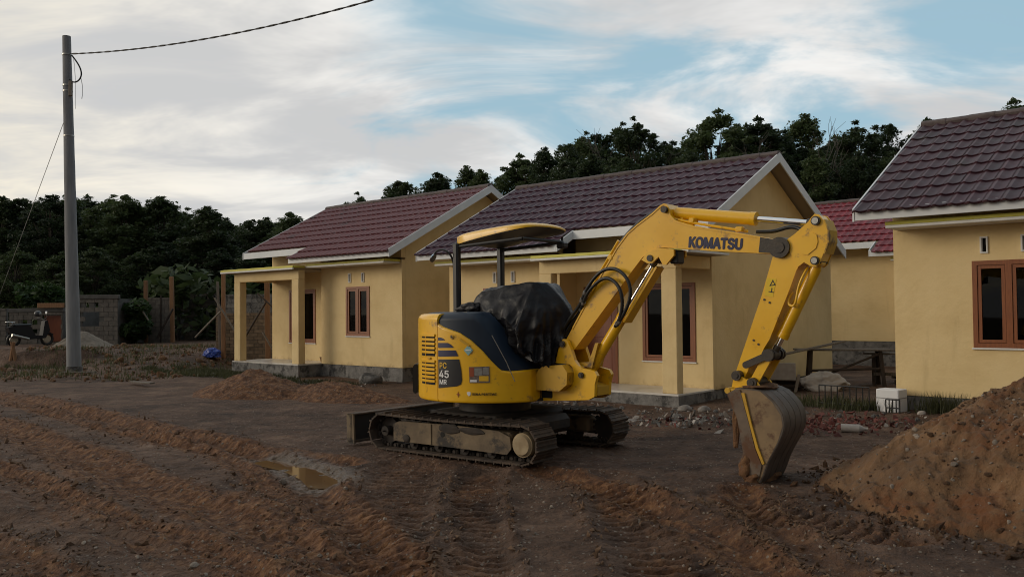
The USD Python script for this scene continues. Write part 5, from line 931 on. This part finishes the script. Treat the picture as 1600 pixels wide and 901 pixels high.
def make_tree(name, label, seed, hgt, spread, base, nclump, nleaf, lsize, group, loc, tall=1.0, crownr=(.42, 1.0)):
    rg = np.random.default_rng(seed); t = thing(name, label, 'tree', loc, rg.uniform(0, 6), group); tr = []; cents, rads = [], []
    top = np.array([rg.normal(0, .3), rg.normal(0, .3), hgt * .86]); tk = spline([(0, 0, -.4), (rg.normal(0, .1), rg.normal(0, .1), hgt * .3), top * [.6, .6, .7], top], 12); tr.append(tube(tk, np.linspace(.17, .03, 12) * hgt / 9, 7))
    for k in range(nclump):
        f = rg.uniform(base, 1.0); a = rg.uniform(0, 2 * math.pi); prof = math.sin(math.pi * min(1, (f - base) / (1 - base) * .78 + .18)) ** .8; R_ = spread * prof * rg.uniform(.35, 1.0)
        c = np.array([R_ * math.cos(a), R_ * math.sin(a), f * hgt]) + [*(top[:2] * f), 0]; cents.append(c); rads.append(rg.uniform(*crownr) * (1.1 - .4 * f))
        if k % 2 == 0: q = tk[int(np.clip((f - .22) * 12, 1, 10))]; tr.append(tube(spline([q, (q + c) / 2 + [0, 0, .25], c], 6), np.linspace(.05, .012, 6), 5))
    for k in range(nclump // 2):                             # loose outer sprays
        a = rg.uniform(0, 2 * math.pi); f = rg.uniform(base, 1.06); prof = math.sin(math.pi * min(1, (f - base) / (1 - base) * .78 + .18)) ** .8; R_ = spread * prof * rg.uniform(.85, 1.25)
        cents.append(np.array([R_ * math.cos(a), R_ * math.sin(a), f * hgt]) + [*(top[:2] * f), 0]); rads.append(rg.uniform(.12, .34))
    part(t, 'trunk', cat(tr), K['bark'], True); part(t, 'crown', leaves(np.array(cents), np.array(rads), (nleaf * np.clip(np.array(rads) / .5, .25, 1.2)).astype(int), lsize, rg), K['leaf']); return t
def make_bare(name, label, seed, hgt, group, loc):
    rg = np.random.default_rng(seed); t = thing(name, label, 'tree', loc, 0, group); tr = []
    def br(p, d, l, r, lv):
        e = p + d * l; tr.append(tube([p, (p + e) / 2 + rg.normal(0, .04 * l, 3), e], [r, r * .8, r * .6], 5))
        if lv:
            for _ in range(4 if lv > 1 else 3): q = d + rg.normal(0, .55, 3); q[2] = abs(q[2]) * .8 + .25; br(p + d * l * rg.uniform(.45, 1.0), q / np.linalg.norm(q), l * rg.uniform(.45, .7), r * .55, lv - 1)
    br(np.array([0, 0, -.3]), np.array([0.02, 0, 1.0]), hgt * .52, .07, 3); part(t, 'trunk', tr[0], K['bark_pale'], True); part(t, 'branches', cat(tr[1:]), K['bark_pale'], True); return t
LABT = {'f': 'dark bushy tree in the forest edge at the far left', 'm': 'dark tree rising behind the roof of the farthest house', 'r': 'dark tall tree on the rise behind the middle house roof', 'b': 'bare grey tree between the dark crowns behind the roofs'}
GRT = {'f': 'forest trees at the far left', 'm': 'trees behind the farthest house', 'r': 'trees behind the middle house', 'b': 'bare trees behind the roofs'}
# kind, px, top py, Y, variant
TREES = []
rgt = np.random.default_rng(12)
for x, y in ((-40, 318), (5, 316), (40, 312), (75, 308), (128, 309), (165, 316), (200, 312), (250, 314), (292, 334), (322, 330), (352, 345), (385, 342), (415, 348), (440, 352)): TREES.append(('f', x, y + rgt.uniform(-3, 3), rgt.uniform(46, 52)))
for x, y in ((-15, 335), (25, 330), (60, 335), (105, 325), (150, 330), (185, 335), (225, 330), (270, 345), (310, 352), (370, 362), (405, 370), (455, 365)): TREES.append(('f', x, y, rgt.uniform(53, 62)))
for x, y in ((20, 392), (85, 400), (150, 388), (215, 395), (262, 380), (330, 392), (395, 400)): TREES.append(('f', x, y, rgt.uniform(41, 45)))
TREES.append(('f', 458, 336, 47))
for x, y in ((-25, 322), (20, 320), (55, 318), (92, 322), (145, 318), (182, 322), (228, 322), (268, 330), (308, 345), (340, 352), (372, 352), (402, 356), (432, 362)): TREES.append(('f', x, y, rgt.uniform(64, 70)))
for x, y in ((566, 309), (610, 292), (640, 286), (668, 282), (700, 276), (730, 266), (752, 272)): TREES.append(('m', x, y, rgt.uniform(52, 60)))
for x, y in ((795, 264), (822, 250), (850, 238), (880, 226), (908, 218), (935, 210), (962, 204), (1000, 194), (1030, 226), (1060, 232), (1105, 187), (1150, 203), (1178, 208), (1200, 194), (1258, 188), (1232, 215), (1290, 232), (1345, 201), (1318, 222), (1395, 196), (1425, 228), (1465, 196), (1512, 196), (1592, 166), (1548, 212)): TREES.append(('r', x, y, rgt.uniform(44, 52)))
for x, y in ((870, 262), (925, 250), (985, 248), (1080, 245), (1135, 240), (1220, 240), (1270, 250), (1330, 248), (1380, 250), (1430, 255)): TREES.append(('r', x, y, rgt.uniform(38, 42)))
HV = 10.0; protos = {}
ORD = 'first second third fourth fifth sixth seventh eighth ninth tenth eleventh twelfth thirteenth fourteenth fifteenth sixteenth seventeenth eighteenth nineteenth twentieth twenty-first twenty-second twenty-third twenty-fourth twenty-fifth'.split()
SKY = {}
for kd_, sel in (('f', TREES[:14]), ('m', [q for q in TREES if q[0] == 'm']), ('r', [q for q in TREES if q[0] == 'r'][:25])):
    for n_, q in enumerate(sorted(sel, key=lambda q: q[1])): SKY[(kd_, q[1], q[2])] = {'f': 'dark tree crown on the left forest skyline, %s from the left edge', 'm': 'dark tree rising behind the farthest roof, %s from the left', 'r': 'tall dark tree on the rise behind the roofs, %s from the left'}[kd_] % ORD[n_]
LABT['f'] = 'dark tree deep in the forest edge at the far left, below the skyline'; LABT['r'] = 'dark lower tree filling the wood behind the middle house'
VAR = [dict(spread=2.3, base=.30, nclump=105, nleaf=190, lsize=.085), dict(spread=1.9, base=.26, nclump=100, nleaf=190, lsize=.088), dict(spread=2.7, base=.38, nclump=105, nleaf=190, lsize=.085), dict(spread=1.6, base=.22, nclump=90, nleaf=180, lsize=.085), dict(spread=2.2, base=.42, nclump=80, nleaf=170, lsize=.085)]
for i, (kd, x, y, Y) in enumerate(TREES):
    P_ = at(x, y, Y); g = gz(P_[0], P_[1]); hgt = max(3.0, P_[2] - g); v = int(rgt.integers(0, 5)); vv = VAR[v]; key = (kd, v)
    if key not in protos:
        protos[key] = make_tree('forest_tree', LABT[kd], 20 + v + 10 * ord(kd), HV, vv['spread'], vv['base'], vv['nclump'], vv['nleaf'], vv['lsize'], GRT[kd], (0, 0, 0)) if False else None
    sxy = float(np.clip(hgt / HV, .55, 1.25)) * rgt.uniform(.9, 1.15)
    if kd == 'f': sxy *= 1.3
    if not protos.get(('src', v)):
        protos[('src', v)] = make_tree('forest_tree', LABT[kd], 20 + v, HV, vv['spread'], vv['base'], vv['nclump'], vv['nleaf'], vv['lsize'], GRT[kd], (P_[0], P_[1], g)); setdata(stage.GetPrimAtPath(protos[('src', v)]), SKY.get((kd, x, y), LABT[kd])); q = UsdGeom.Xform.Get(stage, protos[('src', v)]); q.AddScaleOp().Set(Gf.Vec3f(sxy, sxy, hgt / HV / 1.02))
    else: copy_of(protos[('src', v)], 'forest_tree', SKY.get((kd, x, y), LABT[kd]), (P_[0], P_[1], g), rgt.uniform(0, 6.28), (sxy, sxy, hgt / HV / 1.02), GRT[kd], 'tree')
bsrc = None; BL = iter(['bare grey tree right of the tall crowns, in the gap behind the crimson roof', 'thin bare tree in the gap right of the tallest crown behind the middle roof', 'thin bare tree at the left among the crowns behind the middle roof', 'bare tree in the low gap of the skyline above the middle roof', 'second bare tree right beside its twin in the low skyline gap', 'bare branches just left of the nearest house roof'])
for x, y, Y in ((1310, 190, 42), (1178, 212, 43), (962, 196, 47), (1047, 214, 47), (1068, 220, 47), (1432, 206, 43)):
    P_ = at(x, y, Y); g = gz(P_[0], P_[1]); h_ = (P_[2] - g) / 9.0
    if bsrc is None: bsrc = make_bare('bare_tree', next(BL), 5, 9.0, GRT['b'], (P_[0], P_[1], g)); UsdGeom.Xform.Get(stage, bsrc).AddScaleOp().Set(Gf.Vec3f(h_, h_, h_))
    else: copy_of(bsrc, 'bare_tree', next(BL), (P_[0], P_[1], g), rgt.uniform(0, 6), (h_, h_, h_), GRT['b'], 'tree')
# undergrowth: a mass of low leaves under and behind the trees
def mass(name, label, spots, mat, lsize, n, seed, kind='stuff', catg='undergrowth'):
    rg = np.random.default_rng(seed); c = np.array([(x, y, gz(x, y) + z) for x, y, z, r in spots]); r = np.array([s[3] for s in spots]); solo(name, leaves(c, r, n, lsize, rg), mat, label, catg, kind=kind)
sp_ = []
for k in range(150): x = rgt.uniform(-48, -8); y = rgt.uniform(39, 60); sp_.append((x, y, rgt.uniform(.3, 2.6), rgt.uniform(1.0, 1.9)))
for k in range(150): x = rgt.uniform(-12, 34); y = rgt.uniform(36, 60); sp_.append((x, y, rgt.uniform(.3, 3.4), rgt.uniform(1.2, 2.2)))
mass('undergrowth', 'dark mass of scrub filling the forest edge under the trees', sp_, K['leaf'], .24, 170, 31)
for (x0, x1, y0, Y, lab, sd) in ((186, 226, 500, 36, 'green bushes growing between the block house and the grey wall panel', 1), (20, 110, 474, 38, 'green scrub rising behind the dark block house at the left', 2), (270, 340, 455, 43, 'green bush behind the roofless shell of a house', 3)):
    s_ = []
    for k in range(12): P_ = at(rgt.uniform(x0 + 4, x1 - 4), y0 + rgt.uniform(-22, 24), Y + rgt.uniform(-.8, .8)); s_.append((P_[0], P_[1], P_[2] - gz(P_[0], P_[1]), rgt.uniform(.28, .55)))
    mass('bush', lab, s_, K['leaf2'], .12, 190, 40 + sd, None, 'bush')
# grass and weeds
def grass(name, label, spots, hgt, nper, seed, wd=.008, spread=.12, kind='stuff', catg='grass'):
    rg = np.random.default_rng(seed); P_ = np.repeat(np.asarray(spots, float), nper, 0); n = len(P_); P_[:, :2] += rg.normal(0, spread, (n, 2)); P_[:, 2] = ground(P_[:, 0], P_[:, 1], True)[0] - .005
    a = rg.uniform(0, 2 * math.pi, n); h = hgt * rg.uniform(.4, 1.2, n); ln = np.stack([np.cos(a), np.sin(a)], 1) * (h * rg.uniform(.1, .6, n))[:, None]; s = np.stack([-np.sin(a), np.cos(a)], 1) * wd
    V = np.zeros((n, 5, 3)); V[:, 0, :2] = P_[:, :2] - s; V[:, 1, :2] = P_[:, :2] + s; V[:, 0, 2] = V[:, 1, 2] = P_[:, 2]; V[:, 2, :2] = P_[:, :2] + ln * .4 + s * .8; V[:, 3, :2] = P_[:, :2] + ln * .4 - s * .8; V[:, 2, 2] = V[:, 3, 2] = P_[:, 2] + h * .6; V[:, 4, :2] = P_[:, :2] + ln; V[:, 4, 2] = P_[:, 2] + h
    i = np.arange(n) * 5; F = np.vstack([np.stack([i, i + 1, i + 2], 1), np.stack([i, i + 2, i + 3], 1), np.stack([i + 3, i + 2, i + 4], 1)]); solo(name, trimesh.Trimesh(V.reshape(-1, 3), F, process=False), K['grass'], label, catg, kind=kind)
s_ = [(*(HO + HA * rgt.uniform(-21.5, -16.5) + HB * rgt.uniform(-2.6, -.6))[:2], 0) for _ in range(120)]; grass('grass', 'patchy grass before the porch of the farthest house', s_, .13, 60, 51)
s_ = [(*(HO + HA * rgt.uniform(-16.5, -12) + HB * rgt.uniform(-2.2, -1.2))[:2], 0) for _ in range(40)]; grass('grass', 'thin weeds along the ridge before the farthest house wall', s_, .12, 40, 52)
s_ = [(*(HO + HA * rgt.uniform(-21.5, -18.5) + HB * rgt.uniform(2, 5))[:2], 0) for _ in range(70)]; grass('grass', 'grass at the foot of the clay brick wall beyond the porch', s_, .3, 50, 53, .012)
s_ = [(*(HO + HA * rgt.uniform(-1.6, .1) + HB * rgt.uniform(-.6, -.05))[:2], 0) for _ in range(34)]; grass('weeds', 'dark weeds growing left of the white box', s_, .22, 20, 54)
s_ = [(*(HO + HA * rgt.normal(.72, .2) + HB * -.22)[:2], 0) for _ in range(14)]; grass('weeds', 'yellow green weed tuft against the nearest house wall', s_, .32, 26, 55, .005)
s_ = [(rgt.uniform(-15.5, -9.2), rgt.uniform(23.5, 32.0), 0) for _ in range(110)]; grass('weeds', 'dark weeds over the rough slope between the pole and the farthest house', s_, .17, 20, 56, .010, .3)
s_ = [(rgt.uniform(-21, -13.6), rgt.uniform(27.6, 28.9), 0) for _ in range(60)]; grass('weeds', 'weeds hanging along the edge of the cut bank at the far left', s_, .2, 22, 57, .010, .2)
rg = np.random.default_rng(77); x_, y_ = rg.uniform(-16.5, -9.0, 900), rg.uniform(23, 33, 900)
scatter('slope_rubble', 'dark clods and broken block on the slope between the pole and the farthest house', [stone(21), chip(22), stone(23)], [K['clod'], K['clod'], K['mud']], np.stack([x_, y_, ground(x_, y_)[0] + .02], 1), np.minimum(np.exp(rg.normal(math.log(.04), .55, 900)), .16), 78, 'rubble')
